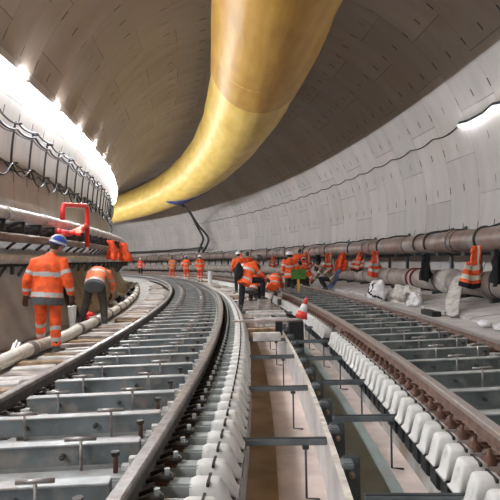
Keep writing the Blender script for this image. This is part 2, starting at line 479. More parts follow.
# ------------------------------------------------------------------ sleeper blocks beside the trench
def cap_mesh(b, x_in, x_out, sg, zt, m):
    """white rounded cap: flat top, sloping flared nose towards the trench"""
    W = 0.062 if abs(x_out - x_in) > .2 else 0.070
    nose = 0.085 if abs(x_out - x_in) > .2 else 0.055
    prof = [(x_in, zt - 0.012, W * .84), (x_in + sg * 0.03, zt, W * .88), (x_out - sg * nose, zt, W * .88), (x_out - sg * (nose - .018), zt - 0.010, W * .88), (x_out - sg * nose * .45, zt - 0.055, W * .91), (x_out - sg * nose * .15, zt - 0.125, W * .96), (x_out, zt - 0.155, W * 1.02), (x_out + sg * 0.015, zt - 0.175, W * 1.10)]
    n = 0; vs = []; fs = []
    for x, z, hw in prof:
        zb = zt - 0.19
        r = 0.022
        ring = [(x, -hw * 1.06, zb), (x, -hw * 1.02, (z + zb) / 2), (x, -hw, z - r), (x, -hw + r, z), (x, hw - r, z), (x, hw, z - r), (x, hw * 1.02, (z + zb) / 2), (x, hw * 1.06, zb)]
        vs += [Vector(q) for q in ring]
    k = 8
    for i in range(len(prof) - 1):
        for j in range(k):
            j2 = (j + 1) % k
            fs.append([i * k + j, i * k + j2, (i + 1) * k + j2, (i + 1) * k + j])
    fs.append(list(range(k))); fs.append([(len(prof) - 1) * k + j for j in range(k)])
    b.raw(vs, fs, m, True)

def make_block(rail, out, body, capm, label, group, rusty, zt=-0.13):
    root = empty('sleeper_block')
    tag(root, label, 'sleeper block', group)
    sg = 1 if out > rail else -1
    L = abs(out - rail)
    xi = out - sg * (0.235 if L > .4 else 0.175)
    b = MB(); b.box(min(rail - sg * 0.08, xi + sg * .03), max(rail - sg * 0.08, xi + sg * .03), -0.052, 0.052, -0.32, zt - 0.014, body, 0.012); b.build('block_body', root)
    b = MB(); cap_mesh(b, xi, out, sg, zt, capm); b.build('block_cap', root)
    xm = out - sg * 0.13
    b = MB(); b.box(xm - 0.008, xm + 0.008, -0.068, 0.068, zt - 0.02, zt + 0.002, M_clip_dk); b.build('strap_mark', root)
    b = MB(); b.box(min(rail, out - sg * 0.01), max(rail, out - sg * 0.01), -0.075, 0.075, -0.47, -0.315, M_black, 0.01); b.build('rubber_boot', root)
    # rail fastening between the rail foot and the block
    b = MB()
    x = rail + sg * 0.105
    if rusty:
        b.lathe([(0.052, -0.165), (0.05, -0.13), (0.035, -0.118), (0.03, -0.10), (0.014, -0.098), (0.014, -0.065), (0.006, -0.06)], M_rust, 10, Matrix.Translation((x + sg * .02, 0, 0)))
        b.tube([(rail + sg * 0.04, -0.03, -0.125), (x, -0.01, -0.108), (rail + sg * 0.04, 0.04, -0.125)], 0.013, M_rust, 6)
    else:
        b.box(x - 0.035, x + 0.045, -0.045, 0.045, -0.165, -0.135, M_rust, 0.006)
        b.tube([(x + sg * .03, 0, -0.14), (x + sg * .03, 0, -0.075)], 0.016, M_galv_bolt, 6, smooth=False)
        b.tube([(rail + sg * 0.03, -0.045, -0.13), (x - sg * .01, -0.055, -0.105), (x + sg * .06, -0.02, -0.12), (x + sg * .06, 0.02, -0.12), (x - sg * .01, 0.055, -0.105), (rail + sg * 0.03, 0.045, -0.13)], 0.013, M_clip_dk, 6)
    b.build('rail_clip', root)
    cache(root)
    return root
blkL = make_block(-0.799, -0.30, M_blk_body, M_white_blk, 'white-capped grey sleeper block in the long row on the left edge of the trench', 'sleeper blocks left of the trench', False)
i = 0
s = 1.75
while s < 40:
    o = blkL if i == 0 else dup(blkL, (0, 0, 0), 0)
    o.location = P(0, s, 0); o.rotation_euler = (0, 0, PHI(s))
    ROWS.append((o, i, 4, 'white-capped sleeper block in view left of the trench'))
    s += 0.243; i += 1
blkR = make_block(1.317, 0.985, M_blk_brown, M_white_blk, 'white-nosed brown sleeper block with rusty bolt in the near row right of the trench', 'near sleeper blocks right of the trench', True, -0.12)
i = 0; s = 1.72
while s < 8.0:
    o = blkR if i == 0 else dup(blkR, (0, 0, 0), 0)
    o.location = P(0, s, 0); o.rotation_euler = (0, 0, PHI(s))
    ROWS.append((o, i, 5, 'white-nosed sleeper block in view right of the trench'))
    s += 0.205; i += 1
s = 8.75
while s < 34:
    dup(blkR, P(0.03, s, -0.03), PHI(s), 'white-nosed sleeper block in the far row right of the trench, beyond the traffic cone', 'far sleeper blocks right of the trench')
    s += 0.205

# clips inside the two outer rails
def make_clip(rail, sg, m, m2, label, group):
    b = MB()
    x = rail + sg * 0.11
    b.box(x - 0.05, x + 0.05, -0.045, 0.045, -0.30, -0.17, m2, 0.012)
    b.box(x - 0.035, x + 0.03, -0.035, 0.035, -0.17, -0.135, m, 0.006)
    b.tube([(x, 0, -0.14), (x, 0, -0.08)], 0.016, m, 6, smooth=False)
    b.tube([(rail + sg * 0.03, -0.04, -0.13), (x, -0.05, -0.11), (x + sg * .04, 0, -0.12), (x, 0.05, -0.11), (rail + sg * 0.03, 0.04, -0.13)], 0.012, m, 6)
    o = b.build('rail_clip'); tag(o, label, 'rail clip', group)
    return o
cL = make_clip(-2.305, 1, M_clip_dk, M_pale_tie, 'small dark rail clip on the inner side of the leftmost rail', 'clips along the leftmost rail')
cR = make_clip(2.824, -1, M_rust, M_blk_brown, 'small rusty rail clip on the inner side of the rail by the pipes', 'clips along the rail by the pipes')
for c, s0, ds, s1 in ((cL, 3.6, 0.24, 34), (cR, 4.6, 0.22, 34)):
    s = s0; first = True
    while s < s1:
        o = c if first else dup(c, (0, 0, 0), 0)
        o.location = P(0, s, 0); o.rotation_euler = (0, 0, PHI(s)); first = False
        s += ds

# ------------------------------------------------------------------ trench fittings
b = MB()
b.sweep([(0.335, FL), (0.362, FL), (0.362, -0.30), (0.335, -0.30)], -1, 30, 0.5, M_board)
b.sweep([(0.333, -0.302), (0.375, -0.302), (0.375, -0.292), (0.333, -0.292)], -1, 30, 0.5, M_board_top)
o = b.build('shutter_board'); tag(o, 'long pale board standing on edge along the middle of the trench', 'board')

def make_bar(x0, x1, m, label, group, rod):
    root = empty('strut_bar'); tag(root, label, 'strut', group)
    b = MB(); b.box(x0, x1, -0.03, 0.03, -0.335, -0.29, m, 0.004); b.box(x0, x1, -0.012, 0.012, -0.292, -0.282, M_dark); b.build('bar', root)
    b = MB(); b.box(rod - .025, rod + .025, -0.05, 0.0, -0.36, -0.33, M_dark, .005)
    b.tube([(rod, -0.03, -0.34), (rod, -0.03, -0.73), (rod + .1, -0.03, -0.74)], 0.009, M_dark, 6); b.build('threaded_rod', root)
    cache(root)
    return root
barL = make_bar(-0.30, 0.33, M_bar, 'dark steel strut bridging the trench between left blocks and pale board', 'struts left of the pale board', 0.17)
for i, s in enumerate([3.76 - 1.5, 3.76, 5.29, 6.99, 8.45, 9.9, 11.4, 13.0, 14.6, 16.2]):
    o = barL if i == 0 else dup(barL, (0, 0, 0), 0)
    o.location = P(0, s, 0); o.rotation_euler = (0, 0, PHI(s))
    ROWS.append((o, i, 1, 'dark strut between the left white blocks and the pale board'))
barR = make_bar(0.45, 1.02, M_bar, 'dark steel strut between pale board and the right-hand sleeper blocks', 'struts right of the pale board', 0.94)
for i, s in enumerate([2.86, 4.28, 5.5, 6.82, 8.2, 9.8, 11.2, 12.6]):
    o = barR if i == 0 else dup(barR, (0, 0, 0), 0)
    o.location = P(0, s, 0); o.rotation_euler = (0, 0, PHI(s))
    ROWS.append((o, i, 0, 'dark strut between the pale board and the right-hand blocks'))
# rounded clamp plates behind the pale board
root = empty('clamp_plate'); tag(root, 'dark rounded steel clamp plate behind the pale trench board', 'clamp plate', 'clamp plates behind the board')
b = MB(); b.box(0.385, 0.50, -0.012, 0.012, -0.62, -0.24, M_plate, 0.008); b.build('plate', root)
b = MB(); b.box(0.37, 0.45, -0.10, 0.02, -0.30, -0.255, M_bar, 0.01); b.tube([(0.44, -0.01, -0.36), (0.44, -0.045, -0.36)], 0.022, M_wood, 8); b.build('clamp_bolt', root)
cache(root)
for i in range(19):
    s = 2.65 + 0.66 * i
    o = root if i == 0 else dup(root, (0, 0, 0), 0)
    o.location = P(0, s, 0); o.rotation_euler = (0, 0, PHI(s))
    ROWS.append((o, i, 0, 'dark rounded clamp plate behind the pale trench board'))

# ------------------------------------------------------------------ strip lights
root = empty('tube_light'); tag(root, 'glowing white tube light in the long line high on the left wall', 'tube light', 'tube lights on the left wall')
b = MB(); b.box(-0.055, -0.035, -1.06, 1.06, -0.02, 0.02, M_white, 0.005); b.build('light_housing', root)
b = MB(); b.box(-0.055, 0.045, -0.88, 0.88, 0.034, 0.040, M_dark); b.build('tube_shade', root)  # dark shade added over the tube to keep its light off the ceiling
b = MB(); b.tube([(-0.014, -1.05, 0), (-0.014, 1.05, 0)], 0.018, M_tube, 8); b.build('light_tube', root)
cache(root)
i = 0; s = -13.0
while s < 72:
    o = root if i == 0 else dup(root, (0, 0, 0), 0)
    o.location = P(-4.65, s, 4.76 + 0.03 * math.sin(i * 2.1)); o.rotation_euler = (0, 0, PHI(s)); i += 1
    s += 2.2
# rope light on the right wall
pts = []
for k in range(220):
    s = 13.8 - k * 0.1
    pts.append(P(wall_off(4.82) - 0.06, s, 4.82 - 0.09 * abs(math.sin(k * 0.20)) + 0.015 * math.sin(k * .9)))
b = MB(); b.tube([p + Vector((0.01, 0, 0.07)) for p in pts[::4]], 0.06, M_dark, 4, sx=.25); tag(b.build('rope_shield'), 'narrow dark light shield added above the rope light on the right wall', 'light shield')  # added shield, stops the rope lighting the ceiling above it
b = MB(); b.tube(pts, 0.014, M_rope, 6); o = b.build('rope_light'); tag(o, 'sagging white rope light high on the right wall', 'rope light')

pts = [P(wall_off(4.8) - 0.04, 13.85 + .12 * k, 4.84 - 0.10 * abs(math.sin(k * .12 * PI / 1.5))) for k in range(300)]
b = MB(); b.tube(pts, 0.018, M_clip_dk, 5); tag(b.build('wall_cable'), 'thin dark cable looping along the right wall beyond the rope light', 'cable')

# ------------------------------------------------------------------ ventilation duct
M_duct = None
def duct_material(name, c0, c1, rough):
    m = bpy.data.materials.new(name); m.use_nodes = True
    nt = m.node_tree; N = nt.nodes; L = nt.links; b = N['Principled BSDF']
    b.inputs['Roughness'].default_value = rough; b.inputs['Specular IOR Level'].default_value = 0.35
    uv = N.new('ShaderNodeUVMap'); uv.uv_map = 'UVMap'
    mp = N.new('ShaderNodeMapping'); mp.inputs['Scale'].default_value = (0.9, 3.0, 1); mp.inputs['Rotation'].default_value = (0, 0, 0.25); L.new(uv.outputs[0], mp.inputs[0])
    n1 = N.new('ShaderNodeTexNoise'); n1.inputs['Scale'].default_value = 0.8; n1.inputs['Detail'].default_value = 6; L.new(mp.outputs[0], n1.inputs['Vector'])
    cr = N.new('ShaderNodeValToRGB'); L.new(n1.outputs[0], cr.inputs[0])
    cr.color_ramp.elements[0].position = 0.3; cr.color_ramp.elements[0].color = (*c0, 1)
    cr.color_ramp.elements[1].position = 0.72; cr.color_ramp.elements[1].color = (*c1, 1)
    L.new(cr.outputs[0], b.inputs['Base Color'])
    mp2 = N.new('ShaderNodeMapping'); mp2.inputs['Scale'].default_value = (0.6, 3.6, 1); mp2.inputs['Rotation'].default_value = (0, 0, -0.35); L.new(uv.outputs[0], mp2.inputs[0])
    n2 = N.new('ShaderNodeTexNoise'); n2.inputs['Scale'].default_value = 0.8; n2.inputs['Detail'].default_value = 3; L.new(mp2.outputs[0], n2.inputs['Vector'])
    bp = N.new('ShaderNodeBump'); bp.inputs['Strength'].default_value = 0.45; bp.inputs['Distance'].default_value = 0.06
    L.new(n2.outputs[0], bp.inputs['Height']); L.new(bp.outputs[0], b.inputs['Normal'])
    return m
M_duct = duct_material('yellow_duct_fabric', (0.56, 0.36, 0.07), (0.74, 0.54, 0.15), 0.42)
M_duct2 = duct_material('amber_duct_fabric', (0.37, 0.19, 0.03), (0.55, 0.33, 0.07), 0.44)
DO, DZ, DR = 0.50, 6.78, 1.40
def duct():
    root = empty('ventilation_duct', P(DO, 8, DZ)); tag(root, 'huge yellow fabric ventilation duct hanging under the crown of the tunnel', 'duct')
    me = bpy.data.meshes.new('duct_sleeve'); vs, fs, uvs = [], [], []
    n = 48; s0, s1, ds = -6, 64, 0.25; ns = int((s1 - s0) / ds)
    for i in range(ns + 1):
        s = s0 + ds * i
        puff = 1 - 0.022 * (abs(math.cos(PI * s / 5.2)) ** 14)
        for k in range(n):
            a = 2 * PI * k / n
            r = DR * puff * (1 + 0.006 * math.sin(3 * a + s * 1.3) + 0.006 * noise.noise(Vector((a * 2, s * 0.8, 0))))
            vs.append(P(DO + r * math.cos(a), s, DZ + r * math.sin(a)) - root.location); uvs.append((s, DR * a))
    for i in range(ns):
        for k in range(n):
            k2 = (k + 1) % n
            fs.append([i * n + k, (i + 1) * n + k, (i + 1) * n + k2, i * n + k2])
    me.from_pydata([tuple(p) for p in vs], [], fs)
    uvl = me.uv_layers.new(name='UVMap')
    for lp in me.loops: uvl.data[lp.index].uv = uvs[lp.vertex_index]
    for p in me.polygons: p.use_smooth = True
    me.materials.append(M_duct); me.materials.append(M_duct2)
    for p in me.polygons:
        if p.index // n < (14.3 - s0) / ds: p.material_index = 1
    bm = bmesh.new(); bm.from_mesh(me); bmesh.ops.recalc_face_normals(bm, faces=bm.faces[:]); bm.to_mesh(me); bm.free()
    o = bpy.data.objects.new('duct_sleeve', me); COL.objects.link(o); o.parent = root
    M_seam = mat('duct_seam', (0.75, 0.58, 0.25), 0.4, var=0.1)
    s = 2.6
    while s < 50:
        b = MB(); pts = [P(DO + DR * .985 * math.cos(a), s + .2 * math.sin(a), DZ + DR * .985 * math.sin(a)) - root.location for a in [2 * PI * k / 40 for k in range(41)]]
        b.tube(pts, 0.02, M_seam, 5, caps=False); b.build('duct_seam', root)
        s += 5.2
    return root
duct()

# blue cloth sleeve and black cables under the duct
M_blue = mat('blue_cloth', (0.03, 0.05, 0.22), 0.6, var=0.3, vscale=6)
def duct_patch():
    vs, fs = [], []
    nu, nv = 14, 10
    for i in range(nu + 1):
        s = 32.6 + 5.6 * i / nu
        for j in range(nv + 1):
            t = j / nv
            wdt = 0.15 + 0.85 * i / nu
            a = math.radians(-56 - 70 * wdt * t)
            r = DR + 0.035 + 0.02 * math.sin(i * 1.7 + j)
            vs.append(P(DO + r * math.cos(a), s, DZ + r * math.sin(a)))
    for i in range(nu):
        for j in range(nv):
            q = i * (nv + 1) + j; fs.append([q, q + 1, q + nv + 2, q + nv + 1])
    b = MB(); b.raw(vs, fs, M_blue, True); o = b.build('cloth_collar')
    m = o.modifiers.new('solid', 'SOLIDIFY'); m.thickness = 0.02; m.offset = 1
    tag(o, 'dark blue cloth collar wrapped round the underside of the far yellow duct', 'cloth')
duct_patch()
for j, (dx, lab) in enumerate(((0.0, 'thick black cable dropping from the yellow duct, the straighter one'), (0.9, 'thick black cable dropping from the yellow duct, the one bowing out right'))):
    cp = [(.9, 38.0, 5.27), (3.2, 43.5, 5.45), (5.4, 47.2 - dx * .3, 4.6), (6.0, 47.0 - dx * 1.2, 3.3), (6.0, 47.4 - dx * 1.5, 2.6), (5.9, 47.9 - dx, 1.8)]
    b = MB(); pts = []
    for i in range(len(cp) - 1):
        for k in range(6):
            t = k / 6; p0 = cp[max(i - 1, 0)]; p1 = cp[i]; p2 = cp[i + 1]; p3 = cp[min(i + 2, len(cp) - 1)]
            q = [0.5 * ((2 * p1[c]) + (-p0[c] + p2[c]) * t + (2 * p0[c] - 5 * p1[c] + 4 * p2[c] - p3[c]) * t * t + (-p0[c] + 3 * p1[c] - 3 * p2[c] + p3[c]) * t ** 3) for c in range(3)]
            pts.append(P(*q))
    b.tube(pts, 0.11, M_cable, 8); tag(b.build('hanging_cable'), lab, 'cable')
b = MB(); b.tube([P(5.95, 47 + k, 2.28 + 0.03 * math.sin(k * 1.3)) for k in range(22)], 0.09, M_cable, 6)
tag(b.build('wall_cable'), 'black cable running level along the far curve just above the brown pipe', 'cable')

# ------------------------------------------------------------------ the two big pipes on the right
UO, UZ, UR = 5.53, 1.43, 0.285
LO, LZ, LR_ = 5.38, 0.37, 0.29
def circ(r, n=20): return [(r * math.cos(2 * PI * k / n), r * math.sin(2 * PI * k / n)) for k in range(n)]
def ring_band(b, off, s, z, r, wd, m, n=20):
    b.sweep([(off + a, z + c) for a, c in circ(r, n)], s - wd / 2, s + wd / 2, wd, m, False)
def big_pipe(off, z, r, m, lab, seams, collars):
    root = empty('steel_pipe', P(off, 8, z)); tag(root, lab, 'pipe')
    b = MB(); b.sweep([(off + a, z + c) for a, c in circ(r, 24)], -1, 66, 0.5, m, True); b.build('pipe_body', root, None)
    b2 = bpy.data.objects[root.name]
    for s in seams:
        b = MB(); ring_band(b, off, s, z, r + 0.012, 0.03, M_clip_dk); b.build('pipe_seam', root)
    for s in collars:
        b = MB(); ring_band(b, off, s, z, r + 0.035, 0.16, m); b.build('pipe_collar', root)
    for o in bpy.data.objects:
        if o.parent == root: o.location = -root.location
    return root
big_pipe(UO, UZ, UR, M_pipe_rust, 'upper of the two thick brown pipes along the right wall', [10.1, 12.6, 15.6, 19.0, 24.6, 30.5], [12.9, 18.4, 24.0])
big_pipe(LO, LZ, LR_, M_pipe_grey, 'lower, dustier of the two thick pipes along the right wall', [10.6, 13.3, 16.4, 18.6, 22.0, 27.0], [11.0, 19.6])
STR = [8.6, 11.44, 14.05, 14.74, 17.57, 20.44, 23.23, 26.21, 29.14, 32.2, 35.2, 38.0, 41, 44, 47, 50, 53, 56, 59]
first = None
for i, s in enumerate(STR):
    if first is None:
        root = empty('pipe_strap'); tag(root, 'dark steel strap arching over the upper brown pipe to the right wall', 'pipe strap', 'straps over the upper pipe')
        b = MB()
        pts = [(UO + (UR + .02) * math.cos(a) , 0, UZ + (UR + .02) * math.sin(a)) for a in [math.radians(d) for d in range(215, 60, -12)]]
        pts += [(UO + 0.32, 0.0, UZ + UR + 0.07), (UO + 0.55, 0, UZ + UR + 0.10), (wall_off(UZ + UR + .1) - 0.02, 0, UZ + UR + 0.10)]
        b.tube(pts, 0.03, M_clip_dk, 6, sx=1.4); b.build('strap', root)
        b = MB(); b.box(wall_off(1.8) - 0.06, wall_off(1.8) - 0.01, -0.08, 0.08, UZ + UR, UZ + UR + 0.2, M_dark, .01); b.build('wall_plate', root)
        cache(root); first = root; o = root
    else: o = dup(first, (0, 0, 0), 0)
    o.location = P(0, s, 0); o.rotation_euler = (0, 0, PHI(s))
    ROWS.append((o, i, 1, 'dark strap in view over the upper right-hand pipe'))
# wall posts that carry the pipes: dark uprights seen between them
first = None
for i in range(40):
    s = 9.3 + 1.38 * i
    if first is None:
        root = empty('pipe_bracket'); tag(root, 'dark steel bracket standing behind the two right-hand pipes', 'pipe bracket', 'brackets behind the right-hand pipes', 'thing')
        b = MB(); b.box(LO + .32, LO + 0.40, -0.06, 0.06, -0.10, UZ + .2, M_dark, .005); b.build('upright', root)
        for nm, zz, o0 in (('upper_arm', UZ - UR - 0.05, UO), ('lower_arm', LZ - LR_ - .05, LO)):
            b = MB(); b.box(o0 - 0.22, 6.0 if zz > .5 else LO + 0.36, -0.05, 0.05, zz - 0.045, zz + 0.045, M_dark, .005); b.build(nm, root)
        cache(root); first = root; o = root
    else: o = dup(first, (0, 0, 0), 0)
    o.location = P(0, s, 0); o.rotation_euler = (0, 0, PHI(s))
# loose red-brown double band on the lower pipe and the pale wrapped joint
root = empty('pipe_clamp', P(LO, 14.8, LZ)); tag(root, 'dark red double clamp round the lower right pipe', 'pipe clamp')
for ds in (-0.16, 0.16):
    b = MB(); ring_band(b, LO, 14.8 + ds, LZ, LR_ + 0.045, 0.05, M_red_dk); o = b.build('clamp_band', root); o.location = -root.location
b = MB(); b.sweep([(LO + a, LZ + c) for a, c in circ(LR_ + 0.05)], 12.6, 13.05, 0.1, mat('cream_wrap', (0.50, 0.46, 0.42), 0.8, var=.2, vscale=10), True)
tag(b.build('pipe_wrap'), 'cream cloth wrap round a joint of the lower right pipe', 'pipe wrap')

# precast bench panels under the lower pipe
M_panel = mat('pale_panel', (0.50, 0.47, 0.45), 0.75, var=0.12, vscale=2.5, dirt=(0.36, 0.32, 0.3), dirt_amt=0.3, dirt_scale=2)
pm = None
for i in range(40):
    s = 4.6 + 1.05 * i
    if pm is None:
        b = MB(); b.extrude([(3.98, -0.2), (5.5, -0.1), (5.5, 0.02), (4.05, -0.13), (3.98, -0.16)], -0.505, 0.505, M_panel)
        pm = b.build('bench_panel'); tag(pm, 'pale sloping concrete panel under the lower right-hand pipe', 'concrete panel', 'sloping panels under the right-hand pipes', 'thing'); o = pm
    else: o = dup(pm, (0, 0, 0), 0)
    o.location = P(0, s, 0); o.rotation_euler = (0, 0, PHI(s))

# ------------------------------------------------------------------ left wall: pipe rack, cables, handle
def side_pipe(off, z, r, m, lab, name, s0=2, s1=40, collars=()):
    b = MB(); b.sweep([(off + a, z + c) for a, c in circ(r, 14)], s0, s1, 0.5, m, True)
    for s in collars: ring_band(b, off, s, z, r + 0.018, 0.06, m, 14)
    return tag(b.build(name), lab, 'pipe')
side_pipe(-4.28, 1.93, 0.115, M_pipe_white, 'upper pale grey pipe on the left wall, bending away past the red handle', 'wall_pipe', collars=[6.5 + 1.7 * k for k in range(18)])
side_pipe(-4.28, 1.17, 0.085, M_pipe_white, 'lower pale pipe on the left wall behind the walking worker', 'wall_pipe', collars=[7 + 3 * k for k in range(10)])
side_pipe(-4.40, 1.55, 0.08, M_pipe_rust, 'thin brown pipe between the two pale pipes on the left wall', 'wall_pipe')
M_tray = mat('brown_dark_tray', (0.10, 0.075, 0.06), 0.7, var=0.3, vscale=4)
b = MB(); b.sweep([(-4.86, 1.62), (-4.41, 1.74), (-4.41, 1.78), (-4.86, 1.66)], 2, 40, 0.5, M_tray); tag(b.build('cable_tray'), 'dark brown cable tray under the upper left-hand pipe', 'cable tray')
for zz, lab, grp, s0, ds in ((1.80, 'black angle bracket under the upper left-hand pipe', 'brackets of the upper left pipe', 7.2, 0.78), (1.07, 'black angle bracket under the lower left-hand pipe', 'brackets of the lower left pipe', 7.5, 0.78)):
    xw = wall_off(zz, -1)
    root = empty('pipe_bracket'); tag(root, lab, 'pipe bracket', grp, 'thing')
    b = MB(); b.box(xw + 0.02, -4.17, -0.03, 0.03, -0.03, 0.02, M_dark); b.build('bracket_arm', root)
    b = MB(); b.box(-4.22, -4.17, -0.03, 0.03, -0.16, 0.02, M_dark); b.build('bracket_tip', root)
    b = MB(); b.tube([(-4.3, 0, -0.02), (wall_off(zz - .38, -1) + .03, 0.05, -0.42)], 0.03, M_dark, 4, smooth=False); b.build('bracket_brace', root)
    cache(root)
    for i in range(30):
        s = s0 + ds * i
        o = root if i == 0 else dup(root, (0, 0, 0), 0)
        o.location = P(0, s, zz); o.rotation_euler = (0, 0, PHI(s))
# festooned cables
def festoon(z, sag, rad, ph, lab, step=1.0, wob=0.03, doff=0.05, m=None, s0=5):
    pts = []
    n = int((34 - s0) / 0.1)
    for k in range(n):
        s = s0 + 0.1 * k
        t = ((s - 10.29 + ph) / step) % 1.0
        zz = z - sag * 4 * t * (1 - t) + wob * math.sin(s * 2.3 + ph * 9)
        pts.append(P(wall_off(zz, -1) + doff, s, zz))
    b = MB(); b.tube(pts, rad, m or M_cable, 6); tag(b.build('power_cable'), lab, 'cable')
festoon(3.98, 0.06, 0.022, 0.0, 'topmost black cable of the upper festoon on the left wall', doff=.10)
festoon(3.84, 0.075, 0.024, 0.1, 'second black cable of the upper festoon on the left wall', doff=.13)
festoon(3.79, 0.05, 0.014, 0.1, 'thin lowest cable of the upper festoon on the left wall', doff=.08, m=mat('grey_cable', (0.16, 0.15, 0.14), .5))
festoon(3.16, 0.05, 0.022, 0.0, 'upper cable of the lower festoon on the left wall', doff=.10)
festoon(3.12, 0.26, 0.018, 0.2, 'deeply looping black cable of the lower festoon on the left wall', doff=.13, wob=.06)
festoon(3.10, 0.10, 0.018, 0.5, 'wavy black cable hanging between the loops of the lower festoon', doff=.07)
root = empty('cable_hanger'); tag(root, 'thin dark upright between the two cable festoons on the left wall', 'cable hanger', 'uprights on the left wall', 'thing')
b = MB()
pts = [(wall_off(3.0 + .1 * k, -1) + 0.03, 0, 3.0 + .1 * k) for k in range(11)]
b.tube(pts, 0.022, M_clip_dk, 4, smooth=False); b.build('upright', root)
for zz in (3.15, 3.95):
    b = MB(); b.box(wall_off(zz, -1) + .02, wall_off(zz, -1) + .17, -0.02, 0.02, zz - 0.02, zz + 0.01, M_clip_dk); b.build('hanger_hook', root)
cache(root)
for i in range(23):
    s = 6.29 + 1.0 * i
    o = root if i == 0 else dup(root, (0, 0, 0), 0)
    o.location = P(0, s, 0); o.rotation_euler = (0, 0, PHI(s))
# red U handle and red valve
root = empty('valve_handle'); tag(root, 'bright red bent pipe handle in front of the left wall pipes', 'handle')
def PP(l): return [P(*q) for q in l]
def roundpath(pts, r=0.1, n=5):
    pts = [Vector(p) for p in pts]; out = [pts[0]]
    for i in range(1, len(pts) - 1):
        a = pts[i] + (pts[i - 1] - pts[i]).normalized() * r; c = pts[i] + (pts[i + 1] - pts[i]).normalized() * r
        for k in range(n + 1):
            t = k / n; out.append(a * (1 - t) ** 2 + pts[i] * 2 * t * (1 - t) + c * t * t)
    return out + [pts[-1]]
b = MB(); b.tube(roundpath(PP([(-3.9, 9.95, 1.95), (-3.9, 10.0, 2.24), (-3.9, 11.85, 2.42), (-3.9, 11.8, 1.45)]), .12), 0.05, M_red, 10); b.build('bent_pipe', root)
b = MB(); b.tube(PP([(-3.9, 11.8, 1.46), (-3.9, 11.8, 1.32)]), 0.035, M_pipe_white, 8); b.build('pipe_end', root)
b = MB(); b.tube(PP([(-4.0, 10.0, 1.72), (-3.98, 10.6, 1.70), (-3.95, 11.3, 1.80), (-3.9, 11.75, 1.95)]), 0.06, M_red, 8); b.ball(P(-3.95, 10.1, 1.66), .085, M_red); b.build('valve_arm', root)
root2 = empty('warning_lamp', P(-3.86, 10.9, 1.78)); tag(root2, 'glowing red warning lamp beside the red handle', 'lamp')
M_redglow = mat('red_glow', (1, .05, .04), .4, var=0, bump=0, emit=((1, 0.04, 0.03), 14))
b = MB(); b.ball((0, 0, 0), 0.07, M_redglow); b.build('lamp_lens', root2)
b = MB(); b.tube([(0, 0, -0.12), (0, 0, -0.05)], 0.05, M_red, 8); b.build('lamp_base', root2)
# brown sheet leaning on the left wall and grey sheet nearer
M_sheet = mat('brown_dirty_sheet', (0.30, 0.22, 0.13), 0.75, var=0.3, vscale=1.5)
M_sheet2 = mat('grey_dirty_sheet', (0.46, 0.42, 0.40), 0.75, var=0.25, vscale=1.2)
for s0, s1, m, lab in ((11.6, 19.5, M_sheet, 'brown sheet leaning on the left wall beyond the bending worker'), (4.2, 9.4, M_sheet2, 'grey dirty sheet leaning on the left wall behind the standing worker')):
    b = MB(); b.sweep([(-4.02, -0.19), (-3.99, -0.19), (-4.50, 1.02), (-4.53, 1.02)], s0, s1, 0.5, m); tag(b.build('wall_sheet'), lab, 'sheet')

# cream hose with collars on the walkway
hp = [(-3.25, 4.0), (-3.3, 6.08), (-3.3, 6.9), (-3.25, 8.06), (-3.38, 11.9), (-3.42, 13.5), (-3.58, 18.0), (-3.8, 24), (-4.0, 29)]
def hoff(s):
    for (a, sa), (c, sc) in zip(hp, hp[1:]):
        if s <= sc: return a + (c - a) * (s - sa) / (sc - sa)
    return hp[-1][0]
root = empty('supply_hose', P(-3.3, 8, -0.08)); tag(root, 'cream ribbed supply hose lying along the left walkway', 'hose')
b = MB(); b.tube([P(hoff(s), s, -0.09 + 0.01 * math.sin(s * 3)) for s in [4.2 + .25 * k for k in range(96)]], 0.092, M_hose, 12); o = b.build('hose_body', root); o.location = -root.location
for s in [6.75, 8.75, 9.9, 11.4, 12.6, 13.6, 14.7, 15.8, 17, 18.2, 19.4, 20.8, 22.3, 24]:
    b = MB(); b.tube([P(hoff(s - .06), s - .06, -0.09), P(hoff(s + .06), s + .06, -0.09)], 0.115, M_pipe_grey, 12); o = b.build('hose_collar', root); o.location = -root.location

# timber pieces strewn across the walkway
rnd = random.Random(11)
tim = [('brown', M_wood), ('grey weathered', M_wood_grey), ('whitewashed', M_wood_white)]
def plank(off, s, z, L, wd, th, rz, m, lab, grp, tilt=0.0, name='timber_plank'):
    b = MB(); b.box(-L / 2, L / 2, -wd / 2, wd / 2, 0, th, m, 0.008)
    o = b.build(name); o.location = P(off, s, z); o.rotation_euler = (0, tilt, PHI(s) + rz); tag(o, lab, 'plank', grp); return o
s = 4.3; i = 0
while s < 26:
    k = rnd.choice([0, 1, 1, 2, 2]); nm, m = tim[k]
    L = rnd.uniform(0.42, 0.66)
    plank(-2.86 + rnd.uniform(-.07, .07), s, -0.208 + 0.002 * (i % 2), L, rnd.uniform(.10, .22), rnd.uniform(0.03, 0.06), rnd.uniform(-.25, .35), m, f'{nm} plank among the timbers lying between cream hose and leftmost rail', f'{nm} planks beside the hose', name='timber_plank')
    s += rnd.uniform(0.20, 0.36); i += 1
for i in range(26):
    s = rnd.uniform(10.5, 27); k = rnd.choice([0, 2, 2]); nm, m = tim[k]
    plank(rnd.uniform(-3.98, -3.72), s, -0.20, rnd.uniform(.2, .4), rnd.uniform(.08, .2), rnd.uniform(.04, .1), rnd.uniform(-.8, .8), m, f'{nm} offcut lying between cream hose and left wall', f'{nm} offcuts by the left wall', name='timber_offcut')

